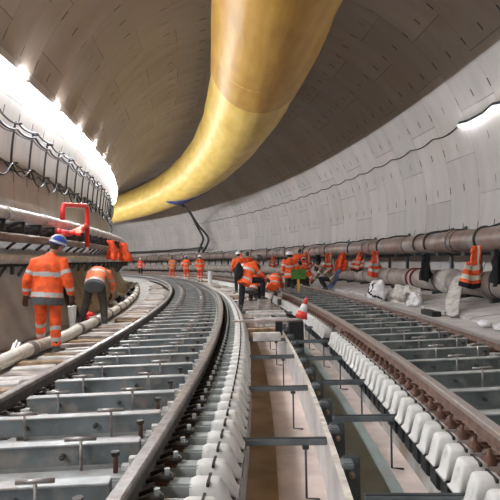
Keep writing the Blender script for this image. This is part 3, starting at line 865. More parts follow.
# ------------------------------------------------------------------ far deck between the tracks with offcuts
slab('deck', [(-0.27, FL), (0.95, FL), (0.95, -0.34), (-0.27, -0.34)], M_bench, 16.5, 60)
slab('shoulder', [(-0.29, FL), (-0.44, FL), (-0.44, -0.43), (-0.29, -0.43)], M_slab, 0, 60)
for i in range(46):
    s = 10.6 + 0.62 * i + rnd.uniform(-.2, .2)
    o_ = rnd.uniform(-0.05, 0.7)
    base = -0.335 if s > 16.8 else -0.285
    nm, m = tim[rnd.choice([2, 2, 2, 1, 0])]
    L = rnd.uniform(.3, .7) if s > 16.8 else rnd.uniform(.7, 1.1)
    if s <= 16.8: o_ = .3
    plank(o_, s, base, L, rnd.uniform(.1, .22), rnd.uniform(.03, .09), rnd.uniform(-.35, .35) if s > 16.8 else rnd.uniform(-.12, .12), m, f'{nm} board lying between the two tracks beyond the cone', f'{nm} boards between the tracks')
for i in range(34):
    s = rnd.uniform(15, 40); nm, m = tim[rnd.choice([2, 2, 1])]
    plank(rnd.uniform(3.3, 3.75), s, -0.2, rnd.uniform(.15, .4), rnd.uniform(.1, .3), rnd.uniform(.05, .16), rnd.uniform(-.6, .6), m, f'{nm} block lying on the bench beside the far right track', f'{nm} blocks on the right bench', name='timber_offcut')

# crossing planks with the cone
o = plank(0.06, 8.85, -0.035, 1.26, 0.16, 0.03, 0.02, M_wood_grey, 'long thin plank laid across the trench under the traffic cone', None)
plank(-0.02, 9.25, -0.275, 0.54, 0.20, 0.06, 0.03, M_wood, 'brown plank bridging the trench behind the thin cone plank', None)
plank(-0.02, 8.75, -0.275, 0.50, 0.14, 0.05, 0.0, M_wood, 'brown plank lying on the struts just below the cone plank', None)
plank(-0.0, 8.2, -0.275, 0.46, 0.12, 0.13, 0.0, M_wood_white, 'white timber block lying on a strut below the cone plank', None)
M_blackbox = mat('black_panel', (0.012, 0.012, 0.013), 0.5, var=.1)
b = MB(); b.box(-0.13, 0.13, -0.10, 0.10, -0.50, -0.037, M_blackbox, .008); b.box(0.125, 0.14, -0.105, -0.09, -0.5, -0.037, M_white)
o = b.build('black_box'); o.location = P(0.55, 8.72, 0); o.rotation_euler = (0, 0, PHI(8.72)); tag(o, 'black box with a white edge directly under the traffic cone', 'box')
b = MB(); b.box(-0.06, 0.06, -0.07, 0.07, -0.28, -0.037, M_blackbox, .005)
o = b.build('black_box'); o.location = P(0.25, 8.78, 0); o.rotation_euler = (0, 0, PHI(8.78)); tag(o, 'small black box under the middle of the cone plank', 'box')
# traffic cone, leaning
root = empty('traffic_cone', P(0.66, 8.85, 0.005)); tag(root, 'small leaning traffic cone with red and white bands on a plank', 'traffic cone')
root.rotation_euler = (0.0, 0.30, 0)
M_cred = mat('cone_red', (0.80, 0.07, 0.05), .45, var=.1); M_cwh = mat('cone_white', (0.82, 0.80, 0.78), .4, var=.06)
b = MB()
def cr_(z): return 0.115 - 0.095 * z / 0.38
zs = [0, .12, .26, .38]; 
for j, m in enumerate((M_cred, M_cwh, M_cred)):
    b.lathe([(cr_(zs[j]), zs[j]), (cr_(zs[j + 1]), zs[j + 1])], m, 20)
b.build('cone_body', root)

# ------------------------------------------------------------------ cloth things
def cloth_sheet(name, w0, w1, h, m, band=None, seed=0, thick=0.03, folds=3.0, depth=0.08, nx=22, ny=26, armholes=False, hem=None, lean=0.0, origin=(0, 0, 0), rz=0, top_pinch=1.0):
    """hanging cloth in the x,z plane, top at z = 0; x across, y = depth"""
    rn = random.Random(seed); ph = rn.uniform(0, 6)
    vs, fs, ms = [], [], []
    for j in range(ny + 1):
        t = j / ny
        wd = w0 + (w1 - w0) * t ** 0.8
        wd *= 1 + 0.07 * math.sin(t * 7 + ph)
        for i in range(nx + 1):
            u = i / nx - .5
            x = u * wd + lean * t + 0.03 * math.sin(t * 5 + ph * 2)
            y = depth * math.sin(u * 2 * PI * folds * (.6 + .4 * t) + ph + t * 1.5) * (0.35 + 0.65 * t) + 0.05 * noise.noise(Vector((u * 4 + seed, t * 4, 0)))
            z = -h * t * (1 - 0.12 * abs(u) * 2 * (1 if t > .5 else t * 2)) + 0.02 * math.sin(u * 9 + ph) * t
            vs.append(Vector((x, y, z)))
    b = MB(); k1 = b._m(m)
    b.v = vs
    for j in range(ny):
        for i in range(nx):
            if armholes and 0.12 < j / ny < 0.36 and (i / nx < 0.10 or i / nx > 0.88): continue
            q = j * (nx + 1) + i
            mm = m; t = (j + .5) / ny; u = abs((i + .5) / nx - .5)
            if band and (abs(t - .52) < .05 or abs(t - .76) < .05 or (abs(u - .24) < .05 and t < .52)): mm = band
            if hem and t > .88: mm = hem
            b.f.append([q, q + 1, q + nx + 2, q + nx + 1]); b.mi.append(b._m(mm)); b.sm.append(True)
    o = b.build(name); md = o.modifiers.new('solid', 'SOLIDIFY'); md.thickness = thick; md.offset = 0
    o.location = origin; o.rotation_euler = (0, 0, rz)
    return o
M_or = mat('hivis_orange', (0.88, 0.11, 0.018), 0.7, var=0.22, vscale=9, bump=0.5, bscale=14)
M_or2 = mat('hivis_red_orange', (0.85, 0.085, 0.02), 0.7, var=0.25, vscale=9, bump=0.5, bscale=14)
M_silver = mat('reflective_grey', (0.50, 0.49, 0.48), 0.4, 0.1, var=0.12)
M_silw = mat('reflective_cream', (0.68, 0.62, 0.50), 0.4, var=0.1)
M_char = mat('charcoal_cloth', (0.055, 0.058, 0.062), 0.8, var=0.25, vscale=9, bump=.4, bscale=20)
M_blk = mat('black_cloth', (0.014, 0.014, 0.017), 0.85, var=0.3, vscale=9, bump=.4, bscale=20)
VX = UO - UR - 0.07
vests = [
    (10.95, 0.22, .74, 1.0, 'orange jacket with cream stripes hanging alone at the right, beside a black sleeve', M_or, M_silw, M_blk, -.14),
    (17.2, .26, .70, .98, 'red-orange jacket hanging on the upper pipe nearest the white bag', M_or2, M_silver, None, .02),
    (18.6, .26, .66, .80, 'orange vest with cream patches and black tail hanging on the pipe', M_or2, M_silw, M_blk, -.18),
    (20.3, .3, .72, .86, 'slanting bright orange jacket hanging on the pipe, second bay from the white bag', M_or, M_or2, None, -.26),
    (22.0, .3, .8, .98, 'orange and white jacket hanging low over the blue trousers', M_or, M_silw, None, -.2),
    (25.0, .3, .85, .80, 'orange vest hanging behind the crouching workers', M_or2, M_silver, None, 0.0),
    (27.2, .3, .8, .70, 'small orange vest hanging on the pipe behind the green sign', M_or2, M_or, None, .08),
    (30.5, .3, .8, .75, 'orange vest hanging on the far pipe left of the green sign', M_or, M_silver, None, .0),
]
for i, (s, w0, w1, h, lab, m, bd, hm, ln) in enumerate(vests):
    o = cloth_sheet('hanging_vest', w0, w1, h, m, bd, seed=i + 3, folds=2.2, depth=.06, armholes=True, hem=hm, lean=ln, origin=P(VX - 0.16, s, UZ - 0.16), rz=PHI(s) + 0.3)
    tag(o, lab, 'vest')
for i, (s, z, w0, w1, h, lab, ln) in enumerate([(13.3, UZ - .30, .40, .6, .80, 'black jacket hanging over the lower right pipe', 0), (10.2, UZ - .25, .2, .45, .8, 'black sleeve hanging behind the orange striped jacket on the right', 0), (23.6, UZ - .2, .22, .5, .9, 'black coat hanging on the pipe between orange vests', 0)]):
    o = cloth_sheet('hanging_jacket', w0, w1, h, M_blk, None, seed=i + 30, folds=1.8, depth=.07, lean=ln, origin=P(VX - (0.26 if i == 0 else .14), s, z), rz=PHI(s) + .6); tag(o, lab, 'jacket')
M_denim = mat('blue_grey_cloth', (0.10, 0.14, 0.26), .8, var=.2)
o = cloth_sheet('hanging_trousers', .16, .24, .75, M_denim, None, seed=41, folds=1.2, depth=.05, lean=-.45, origin=P(4.3, 18.9, .60), rz=PHI(18.9) + .2); tag(o, 'blue-grey trousers hanging over the lower pipe by the crouching workers', 'trousers')
for i, (s, z, w0, w1, h, lab) in enumerate([(15.4, 1.68, .2, .42, .62, 'orange vest hanging on the left wall pipe, the nearer of two'), (18.6, 1.72, .25, .55, .72, 'red-orange vest hanging at the bend of the left wall pipe, the farther of two')]):
    o = cloth_sheet('hanging_vest', w0, w1, h, M_or2, M_or, seed=i + 50, folds=1.8, depth=.05, armholes=True, origin=P(-4.02, s, z + .06), rz=PHI(s) + 0.5, lean=.1); tag(o, lab, 'vest')

def lump(name, r, m, seed, loc, rz, m2=None, amp=0.25, rule=None):
    bm = bmesh.new(); bmesh.ops.create_icosphere(bm, subdivisions=4, radius=1)
    for v in bm.verts:
        d = v.co.normalized()
        k = 1 + amp * noise.noise(d * 1.6 + Vector((seed, 0, 0))) + amp * .5 * noise.noise(d * 4 + Vector((0, seed, 0))) - 0.10 * abs(noise.noise(d * 7 + Vector((0, 0, seed))))
        v.co = Vector((d.x * r[0] * k, d.y * r[1] * k, max(d.z * r[2] * k, -r[2] * .75)))
    me = bpy.data.meshes.new(name); bm.to_mesh(me); bm.free()
    me.materials.append(m)
    if m2:
        me.materials.append(m2)
        for p in me.polygons:
            if rule(p.center): p.material_index = 1
    for p in me.polygons: p.use_smooth = True
    o = bpy.data.objects.new(name, me); COL.objects.link(o); o.location = loc; o.rotation_euler = (0, 0, rz)
    return o
M_bagw = mat('white_woven_bag', (0.70, 0.68, 0.68), .6, var=.15, vscale=5, bump=.5, bscale=12)
M_crump = mat('crumpled_pale_cloth', (0.52, 0.48, 0.44), .8, var=.25, vscale=5, bump=.7, bscale=12)
o = lump('sack', (.27, .34, .36), M_bagw, 2.3, P(3.75, 13.9, .07), PHI(12), M_blk, .3, lambda c: abs(c.z * .8 - c.y * .6 - .02) < .035 and c.x < 0.05 or abs(c.y + .12) < .025 and c.z > 0); tag(o, 'white woven sack with black straps on the bench beneath the pipes', 'sack')
o = lump('crumpled_sheet', (.30, .75, .24), M_crump, 5.1, P(4.2, 13.0, .04), PHI(11), amp=.5); tag(o, 'crumpled pale cloth heap on the bench right of the white sack', 'cloth')
o = lump('crumpled_sheet', (.14, .26, .2), M_bagw, 8.1, P(4.0, 12.0, -.04), PHI(11), amp=.5); tag(o, 'small white cloth heap at the right end of the pale heap', 'cloth')
# pale tarpaulin hanging off the lower pipe to the kerb
b = MB()
vs = [P(5.05, 11.95, .62), P(5.0, 11.35, .55), P(4.35, 10.5, .08), P(3.85, 9.45, -.17), P(3.80, 10.0, -.18), P(4.35, 11.1, .10)]
cen = []
b.raw([vs[0], vs[1], vs[2], vs[3], vs[4], vs[5]], [[0, 1, 2, 5], [5, 2, 3, 4]], M_crump, True)
o = b.build('draped_tarpaulin'); md = o.modifiers.new('s', 'SUBSURF'); md.levels = 3; md.render_levels = 3
tx = bpy.data.textures.new('cloud', 'CLOUDS'); tx.noise_scale = .25
md = o.modifiers.new('d', 'DISPLACE'); md.texture = tx; md.strength = .14
md = o.modifiers.new('t', 'SOLIDIFY'); md.thickness = .03
tag(o, 'pale tarpaulin draped from the lower right pipe down to the kerb', 'tarpaulin')
b = MB(); b.box(-.10, .10, -.30, .30, -.005, .10, M_blackbox, .01); o = b.build('black_box'); o.location = P(3.66, 10.35, -.195); o.rotation_euler = (0, 0, PHI(10)); tag(o, 'flat black box lying on the bench by the right kerb', 'box')
for i, (of, s) in enumerate(((3.84, 8.55), (3.86, 8.1))):
    o = lump('white_packet', (.09, .16, .07), M_bagw, 9 + i, P(of, s, -.14), PHI(s), amp=.2); tag(o, ('white packet on the right bench, the farther of two', 'white packet on the right bench at the picture edge')[i], 'packet')

# white bollard tube far off, white bucket and bits on the left walkway
b = MB(); b.lathe([(.14, 0), (.12, .15), (.13, .7), (.16, .78)], M_white, 16); o = b.build('white_bollard'); o.location = P(.35, 28.2, -.33); o.rotation_euler = (0, .08, 0); tag(o, 'white bollard standing between the tracks beside the far workers', 'bollard')
b = MB(); b.lathe([(.05, 0), (.06, .02), (.085, .42), (.095, .44), (.08, .43)], M_white, 16); o = b.build('white_tube'); o.location = P(-3.72, 9.85, -.20); tag(o, 'white tapering container standing between the two left workers', 'container')
b = MB(); b.box(-.05, .05, -.28, .28, 0, .13, M_white, .04); o = b.build('white_wedge'); o.location = P(-3.62, 7.0, -.20); o.rotation_euler = (.25, 0, PHI(7) + .3); tag(o, 'white plastic wedge leaning by the cream hose at the left edge', 'plastic wedge')
o = lump('red_cloth', (.12, .16, .11), M_red, 4.4, P(-3.75, 11.2, -.13), 0, amp=.4); tag(o, 'bunched red cloth on the walkway behind the bending worker', 'cloth')
for i in range(14):
    s = 15 + i * .9; k = i % 3
    o = lump('crumpled_bag', (.12 + .05 * (i % 2), .16, .09 + .05 * (i % 3)), (M_bagw, M_blk, M_crump)[k], 20 + i, P(-3.92 + .12 * math.sin(i * 2), s, -.13), i, amp=.4)
    tag(o, ('white crumpled bag among litter by the left wall', 'black crumpled bag among litter by the left wall', 'dusty crumpled bag among litter by the left wall')[k], 'bag', ('white bags by the left wall', 'black bags by the left wall', 'dusty bags by the left wall')[k])

# green sign on a yellow post
root = empty('green_sign', P(2.02, 16.6, -.42)); tag(root, 'green sign on a yellow post standing on the right track', 'sign')
M_gs = mat('sign_green', (0.06, 0.17, 0.02), .5, var=.2); M_yp = mat('post_yellow', (0.75, 0.42, 0.03), .5, var=.1)
b = MB(); b.box(-.035, .035, -.02, .02, 0, .82, M_yp, .008); b.build('sign_post', root)
b = MB(); b.box(-.25, .25, -.05, -.02, .78, 1.12, M_gs, .01); b.build('sign_panel', root)

# ------------------------------------------------------------------ people
M_skin = mat('skin', (0.42, 0.22, 0.15), .55, var=.08, bump=.1)
M_hair = mat('dark_hair', (0.03, 0.02, 0.015), .7, var=.2)
M_glove = mat('brown_work_glove', (0.10, 0.05, 0.03), .8, var=.2)
M_boot = mat('dusty_boot', (0.09, 0.085, 0.08), .75, var=.25)
M_hel_w = mat('helmet_white', (0.80, 0.80, 0.82), .3, var=.03, bump=0)
M_hel_b = mat('helmet_blue', (0.03, 0.08, 0.42), .3, var=.05, bump=0)
M_hel_d = mat('helmet_dark', (0.06, 0.05, 0.06), .35, var=.05, bump=0)
M_trs_b = mat('black_trousers', (0.012, 0.012, 0.015), .85, var=.3, vscale=6, bump=.3)
M_trs_br = mat('brown_black_trousers', (0.045, 0.035, 0.028), .85, var=.3, vscale=6, bump=.3)
M_trs_w = mat('dirty_white_trousers', (0.58, 0.53, 0.49), .85, var=.25, vscale=6, bump=.3)
M_hem = mat('grey_hem', (0.075, 0.08, 0.085), .8, var=.15)

def fuse(mb, vox, smooth_it=4):
    """turn overlapping pieces into one continuous surface"""
    o = mb.build('tmp_fuse')
    r = o.modifiers.new('r', 'REMESH'); r.mode = 'VOXEL'; r.voxel_size = vox; r.use_smooth_shade = True
    sm = o.modifiers.new('s', 'SMOOTH'); sm.iterations = smooth_it; sm.factor = .5
    dg = bpy.context.evaluated_depsgraph_get(); dg.update()
    me = bpy.data.meshes.new_from_object(o.evaluated_get(dg))
    old = o.data; bpy.data.objects.remove(o); bpy.data.meshes.remove(old)
    me.materials.clear()
    return me

def seg_t(c, a, b):
    d = b - a; L = d.length_squared
    t = max(0, min(1, (c - a).dot(d) / L)) if L > 0 else 0
    return t, (c - (a + d * t)).length

def link_mesh(name, me, mats, rule, parent):
    for m in mats: me.materials.append(m)
    for p in me.polygons:
        p.use_smooth = True
        p.material_index = rule(p.center) if rule else 0
    o = bpy.data.objects.new(name, me); COL.objects.link(o); o.parent = parent
    return o

def hand_mesh(wr, d, side, pn, m, curl=.5, k=1.0):
    """wr wrist, d direction of the fingers, side vector towards the thumb, pn palm normal"""
    d = d.normalized(); side = (side - d * side.dot(d)).normalized(); pn = d.cross(side).normalized() * (1 if pn > 0 else -1)
    b = MB()
    b.tube([wr - d * .02, wr + d * .03 * k, wr + d * .07 * k, wr + d * .095 * k], [.026 * k, .030 * k, .033 * k, .026 * k], m, 10, sx=1.0, up=pn)
    vs = b.v
    for i, p in enumerate(vs):            # flatten the palm
        q = p - wr; vs[i] = wr + q - pn * q.dot(pn) * .45 + side * q.dot(side) * .25
    for i, (o_, L) in enumerate(((.030, .070), (.010, .080), (-.011, .074), (-.030, .058))):
        p0 = wr + d * .075 * k + side * o_ * k; dd = d.copy(); pts = [p0]
        for j, f in enumerate((.45, .32, .23)):
            a = curl * (.35 + .5 * j)
            dd = (d * math.cos(a) + pn * math.sin(a)).normalized() if j else (d * math.cos(curl * .35) + pn * math.sin(curl * .35)).normalized()
            pts.append(pts[-1] + dd * L * f * k)
        b.tube(pts, [.0105 * k, .010 * k, .009 * k, .0075 * k], m, 7)
    t0 = wr + d * .02 * k + side * .026 * k
    t1 = t0 + (side * .75 + d * .6 + pn * .2).normalized() * .038 * k
    t2 = t1 + (side * .3 + d * .9 + pn * .35).normalized() * .032 * k
    b.tube([t0 - side * .012 * k, t0, t1, t2], [.013 * k, .0135 * k, .0115 * k, .009 * k], m, 7)
    return b

def person(label, loc, rz, J, jacket=M_or, bands=M_silver, trousers=M_or, tbands=None, helmet=M_hel_w, hem=M_hem, hand=M_glove, vox=.022, name='worker', boots=M_boot, extra=None, bulk=1.0, hel2=None):
    """J: joints in metres, x right, y forward, z up from the ground"""
    D = dict(pel=(0, 0, .93), waist=(0, .0, 1.08), chest=(0, .0, 1.30), neck=(0, .02, 1.47), head=(0, .04, 1.62), face=(0, 1, 0),
             shL=(-.19, 0, 1.41), shR=(.19, 0, 1.41), elL=(-.27, -.02, 1.14), elR=(.27, -.02, 1.14), wrL=(-.29, .06, .90), wrR=(.29, .06, .90),
             hiL=(-.095, 0, .90), hiR=(.095, 0, .90), knL=(-.11, .03, .49), knR=(.11, .03, .49), anL=(-.12, -.02, .10), anR=(.12, -.02, .10),
             toL=(0, .2, -.06), toR=(0, .2, -.06))
    D.update(J); D = {k: Vector(v) for k, v in D.items()}
    root = empty(name, loc, rz); tag(root, label, 'person')
    pel, wst, ch, nk, hd = D['pel'], D['waist'], D['chest'], D['neck'], D['head']
    ax = (D['shR'] - D['shL']).normalized()
    spine = (nk - pel).normalized()
    fw = spine.cross(ax) * -1
    fw = ax.cross(spine) * -1 if fw.y < 0 else fw
    fwd = ax.cross(spine); fwd = -fwd if fwd.dot(D['face']) < 0 and abs(fwd.dot(D['face'])) > .3 else fwd
    f = D['face'].normalized()
    up = (hd - nk).normalized(); up = (up - f * up.dot(f)).normalized() if abs(up.dot(f)) < .95 else Vector((0, 0, 1))
    rt = f.cross(up)
    # --- body
    def torso(b, g, m):
        b.tube([pel - spine * .09, pel, wst, ch, ch + (nk - ch) * .55, nk], [.085 * g, .105 * g, .10 * g, .118 * g, .105 * g, .055 * g], m, 14, sx=1.48, up=fwd)
    def arm(b, S, g, m, t=1.0, wg=0.0):
        a, e, w_ = D['sh' + S], D['el' + S], D['wr' + S]
        b.tube([ch + (nk - ch) * .5, a, a + (e - a) * .5, e, e + (w_ - e) * .5, e + (w_ - e) * t], [.062 * g, .058 * g, .053 * g, .045 * g + wg, .041 * g + wg, .031 * g + wg], m, 12)
        b.ball(a - Vector((0, 0, .008)), .060 * g, m)
    def leg(b, S, g, m, wg=0.0, t=1.0):
        a, k, n_ = D['hi' + S], D['kn' + S], D['an' + S]
        b.tube([a + Vector((0, 0, .05)), a, a + (k - a) * .5, k, k + (n_ - k) * .35, k + (n_ - k) * t], [.09 * g, .092 * g, .078 * g, .060 * g + wg, .057 * g + wg, .042 * g + wg], m, 12)
    b = MB(); torso(b, 1, M_skin)
    for S in 'LR': arm(b, S, 1, M_skin); leg(b, S, 1, M_skin)
    b.tube([nk - spine * .05, nk, hd - up * .05], [.062, .056, .055], M_skin, 12)
    T = Matrix((rt, f, up)).transposed()
    b.ball(hd, (.074, .094, .112), M_skin, 16, 12, T)
    b.ball(hd - up * .065 + f * .025, (.052, .062, .05), M_skin, 12, 8, T)
    b.tube([hd + f * .085 + up * .012, hd + f * .108 - up * .022], [.010, .016], M_skin, 6)      # nose
    for sg in (-1, 1):
        b.ball(hd + rt * .078 * sg - up * .01, (.012, .022, .032), M_skin, 8, 6, T)             # ears
    for S in 'LR':
        b.ball(D['an' + S] - Vector((0, 0, .03)), .045, M_skin)
    v2 = min(vox, .02)
    body = link_mesh('body', fuse(b, v2, 2), [M_skin], None, root)
    b = MB()
    for sg in (-1, 1): b.ball(hd + f * .085 + rt * .03 * sg + up * .012, (.013, .01, .008), M_white, 8, 6, T); b.ball(hd + f * .094 + rt * .03 * sg + up * .012, .005, M_blk, 6, 4)
    b.build('eyes', body)
    b = MB(); b.ball(hd + f * .087 - up * .058, (.024, .010, .006), M_red_dk, 8, 6, T); b.build('mouth', body)
    b = MB(); b.ball(hd + up * .012 - f * .012, (.082, .096, .108), M_hair, 14, 10, T)
    b.f = [q for q in b.f if (sum((b.v[i] for i in q), Vector()) / len(q) - hd).dot(f) < .035 and (sum((b.v[i] for i in q), Vector()) / len(q) - hd).dot(up) > -.075]
    b.mi = [0] * len(b.f); b.sm = [True] * len(b.f); b.build('hair', body)
    # --- jacket with its reflective bands
    b = MB(); G = 1.17 * bulk
    lo = pel - spine * .17
    b.tube([lo, pel - spine * .05, wst, ch, ch + (nk - ch) * .5, nk - spine * .01], [.118 * G, .118 * G, .108 * G, .116 * G, .096 * G, .062 * G], jacket, 14, sx=1.46, up=fwd)
    for S in 'LR': arm(b, S, 1.2 * bulk, jacket, .93, .008)
    b.tube([nk - spine * .04, nk + (hd - nk) * .22], [.078, .070], jacket, 12)
    top = lo
    def rule(c):
        best = (9, 0, 'T')
        t, d = seg_t(c, top, nk); best = (d - .15 * bulk, t, 'T')
        for S in 'LR':
            t1, d1 = seg_t(c, D['sh' + S], D['el' + S]);
            if d1 - .065 < best[0] and t1 > .08: best = (d1 - .065, t1, 'U')
            t2, d2 = seg_t(c, D['el' + S], D['wr' + S])
            if d2 - .055 < best[0]: best = (d2 - .055, t2, 'F')
        _, t, w_ = best
        if w_ == 'T':
            if t < .15: return 2
            if .16 < t < .25 or .56 < t < .65: return 1
        if w_ == 'U' and .50 < t < .70: return 1
        if w_ == 'F' and .48 < t < .68: return 1
        return 0
    link_mesh('jacket', fuse(b, vox, 3), [jacket, bands, hem or jacket], rule, root)
    # --- trousers
    b = MB()
    for S in 'LR': leg(b, S, 1.12, trousers, .014, .97)
    b.tube([pel - spine * .10, pel + spine * .06], [.112, .108], trousers, 14, sx=1.42, up=fwd)
    b.ball(pel - Vector((0, 0, .04)), (.15, .115, .09), trousers)
    def rule2(c):
        for S in 'LR':
            t, d = seg_t(c, D['kn' + S], D['an' + S]); t0, d0 = seg_t(c, D['hi' + S], D['kn' + S])
            if d < .12 and d <= d0 and (.16 < t < .32 or .62 < t < .78): return 1
        return 0
    link_mesh('trousers', fuse(b, vox, 3), [trousers] + ([tbands] if tbands else []), rule2 if tbands else None, root)
    # --- boots
    for S in 'LR':
        a = D['an' + S]; t = D['to' + S]; tn = Vector((t.x, t.y, 0)).normalized()
        b = MB(); b.tube([a + Vector((0, 0, .09)), a + Vector((0, 0, .0)), a - Vector((0, 0, .05))], [.056, .055, .052], boots, 10)
        b.tube([a - tn * .07 - Vector((0, 0, .055)), a + Vector((0, 0, -.045)), a + tn * .10 + Vector((0, 0, -.058)) , a + tn * .18 - Vector((0, 0, .066))], [.036, .047, .040, .028], boots, 10, sx=1.15, up=(0, 0, 1))
        link_mesh('boot', fuse(b, .012, 2), [boots], None, root)
    # --- hands
    for S in 'LR':
        e, w_ = D['el' + S], D['wr' + S]
        side = f if abs((w_ - e).normalized().dot(f)) < .8 else Vector((0, 0, 1))
        inward = -1 if S == 'R' else 1
        hb = hand_mesh(w_, w_ - e, side, inward if (w_ - e).normalized().cross(side).x > 0 else -inward, hand, .6, 1.12)
        if vox < .018: link_mesh('glove', fuse(hb, .006, 1), [hand], None, root)
        else: hb.build('glove', root)
    # --- helmet
    if helmet:
        b = MB(); c = hd + up * .035
        n = 18; prof = [(1.0, 0.0), (.99, .25), (.93, .5), (.78, .74), (.5, .92), (.2, .99), (0.02, 1.0)]
        vs = []; fs = []
        for r, z in prof:
            for k in range(n):
                a = 2 * PI * k / n
                vs.append(c + rt * (math.cos(a) * r * .108) + f * (math.sin(a) * r * .128) + up * z * .112)
        for i in range(len(prof) - 1):
            for k in range(n):
                fs.append([i * n + k, i * n + (k + 1) % n, (i + 1) * n + (k + 1) % n, (i + 1) * n + k])
        fs.append([(len(prof) - 1) * n + k for k in range(n)]); b.raw(vs, fs, helmet, True)
        h = b.build('helmet', root)
        b = MB(); vs = []
        for r, dz in ((.100, .0), (.120, -.006), (.120, -.014), (.100, -.010)):
            for k in range(n):
                a = 2 * PI * k / n; ext = 1 + (.30 if math.sin(a) > .3 else 0) * (math.sin(a) - .3)
                vs.append(c + rt * math.cos(a) * r + f * math.sin(a) * (r + .018) * ext + up * dz)
        fs = [[i * n + k, i * n + (k + 1) % n, ((i + 1) % 4) * n + (k + 1) % n, ((i + 1) % 4) * n + k] for i in range(4) for k in range(n)]
        b.raw(vs, fs, helmet, False); b.build('helmet_brim', h)
        if hel2:
            b = MB(); b.tube([c + f * (.128 * math.cos(a)) * 1.01 + up * (.112 * math.sin(a)) * 1.03 for a in [PI * k / 14 for k in range(1, 14)]], .02, hel2, 8)
            b.build('helmet_ridge', h)
            b = MB()
            for k in range(24):
                pass
            b.raw([c + rt * math.cos(2 * PI * k / 24) * .1095 + f * math.sin(2 * PI * k / 24) * .130 + up * zz for zz in (.0, .030) for k in range(24)], [[k, (k + 1) % 24, 24 + (k + 1) % 24, 24 + k] for k in range(24)], hel2, True)
            b.build('helmet_band', h)
    return root

def at(off, s, z, turn=0.0): return P(off, s, z), PHI(s) + turn
# the near walker, stepping over the hose
l, r = at(-3.14, 7.05, -.20, .10)
person('worker in orange hi-vis suit and blue-white helmet stepping over the cream hose', l, r, dict(
    pel=(-.02, .0, .86), waist=(-.01, .02, 1.02), chest=(.0, .03, 1.24), neck=(.02, .05, 1.40), head=(.10, .09, 1.54), face=(.55, .8, -.25),
    shL=(-.185, .02, 1.30), shR=(.195, .03, 1.30), elL=(-.285, -.02, 1.06), elR=(.275, -.02, 1.05), wrL=(-.335, .05, .83), wrR=(.29, .05, .81),
    hiL=(-.11, 0, .84), hiR=(.08, 0, .84), knL=(-.17, .16, .50), knR=(.07, .03, .44), anL=(-.25, .40, .14), anR=(.09, -.02, .09), toL=(-.05, .2, -.0), toR=(.08, .2, 0)),
    jacket=M_or, trousers=M_or, tbands=M_silver, helmet=M_hel_b, hel2=M_hel_w, vox=.014, bulk=1.12)
# the bending worker
l, r = at(-3.33, 10.15, -.20, .05)
person('bending worker with orange jacket and black trousers beyond the near walker', l, r, dict(
    pel=(0, -.05, .86), waist=(0, .06, .97), chest=(0, .28, 1.08), neck=(.0, .46, 1.10), head=(.0, .60, 1.04), face=(0, .45, -.9),
    shL=(-.19, .38, 1.06), shR=(.19, .38, 1.06), elL=(-.27, .42, .80), elR=(.26, .50, .80), wrL=(-.25, .50, .56), wrR=(.2, .64, .60),
    hiL=(-.10, -.04, .84), hiR=(.10, -.04, .84), knL=(-.20, .02, .45), knR=(.15, .0, .45), anL=(-.30, -.05, .09), anR=(.18, -.08, .09)),
    jacket=mat('hivis_pale_orange', (0.90, 0.22, 0.09), .7, var=.2, vscale=9, bump=.4, bscale=14), trousers=M_trs_br, helmet=M_hel_d, vox=.016)
# the climbing worker with the black bag
l, r = at(-.13, 12.9, -.285, -.15)
cw = person('worker in black trousers and orange vest climbing with one knee raised', l, r, dict(
    pel=(.0, .0, .84), waist=(.03, .08, .98), chest=(.10, .18, 1.14), neck=(.22, .26, 1.25), head=(.32, .32, 1.34), face=(.75, .6, -.35),
    shL=(-.03, .30, 1.20), shR=(.25, .10, 1.14), elL=(.12, .46, 1.02), elR=(.40, .12, .95), wrL=(.36, .50, .95), wrR=(.54, .28, .82),
    hiL=(-.09, 0, .82), hiR=(.09, .02, .82), knL=(-.12, .05, .44), knR=(.42, .22, .80), anL=(-.15, -.06, .10), anR=(.42, .20, .36), toR=(.15, .15, 0)),
    trousers=M_trs_b, helmet=M_hel_d, hem=None, vox=.02)
o = lump('shoulder_bag', (.13, .12, .24), M_blk, 3.3, l + Vector((-.19, -.02, 1.02)), .3, amp=.3); tag(o, 'black shoulder bag on the back of the climbing worker', 'bag')
b = MB(); b.box(-.14, .20, -.10, .10, 0, .30, M_wood_grey, .01); o = b.build('wooden_block'); o.location = P(.32, 13.05, -.285); o.rotation_euler = (0, 0, PHI(13)); tag(o, 'wooden block under the raised foot of the climbing worker', 'block')
# worker just behind, white helmet
l, r = at(.48, 20.5, -.335, .1)
person('worker in plain orange jacket and white helmet standing behind the climbing worker', l, r, {}, helmet=M_hel_w, bands=M_or, trousers=M_trs_b, hem=None, vox=.024)
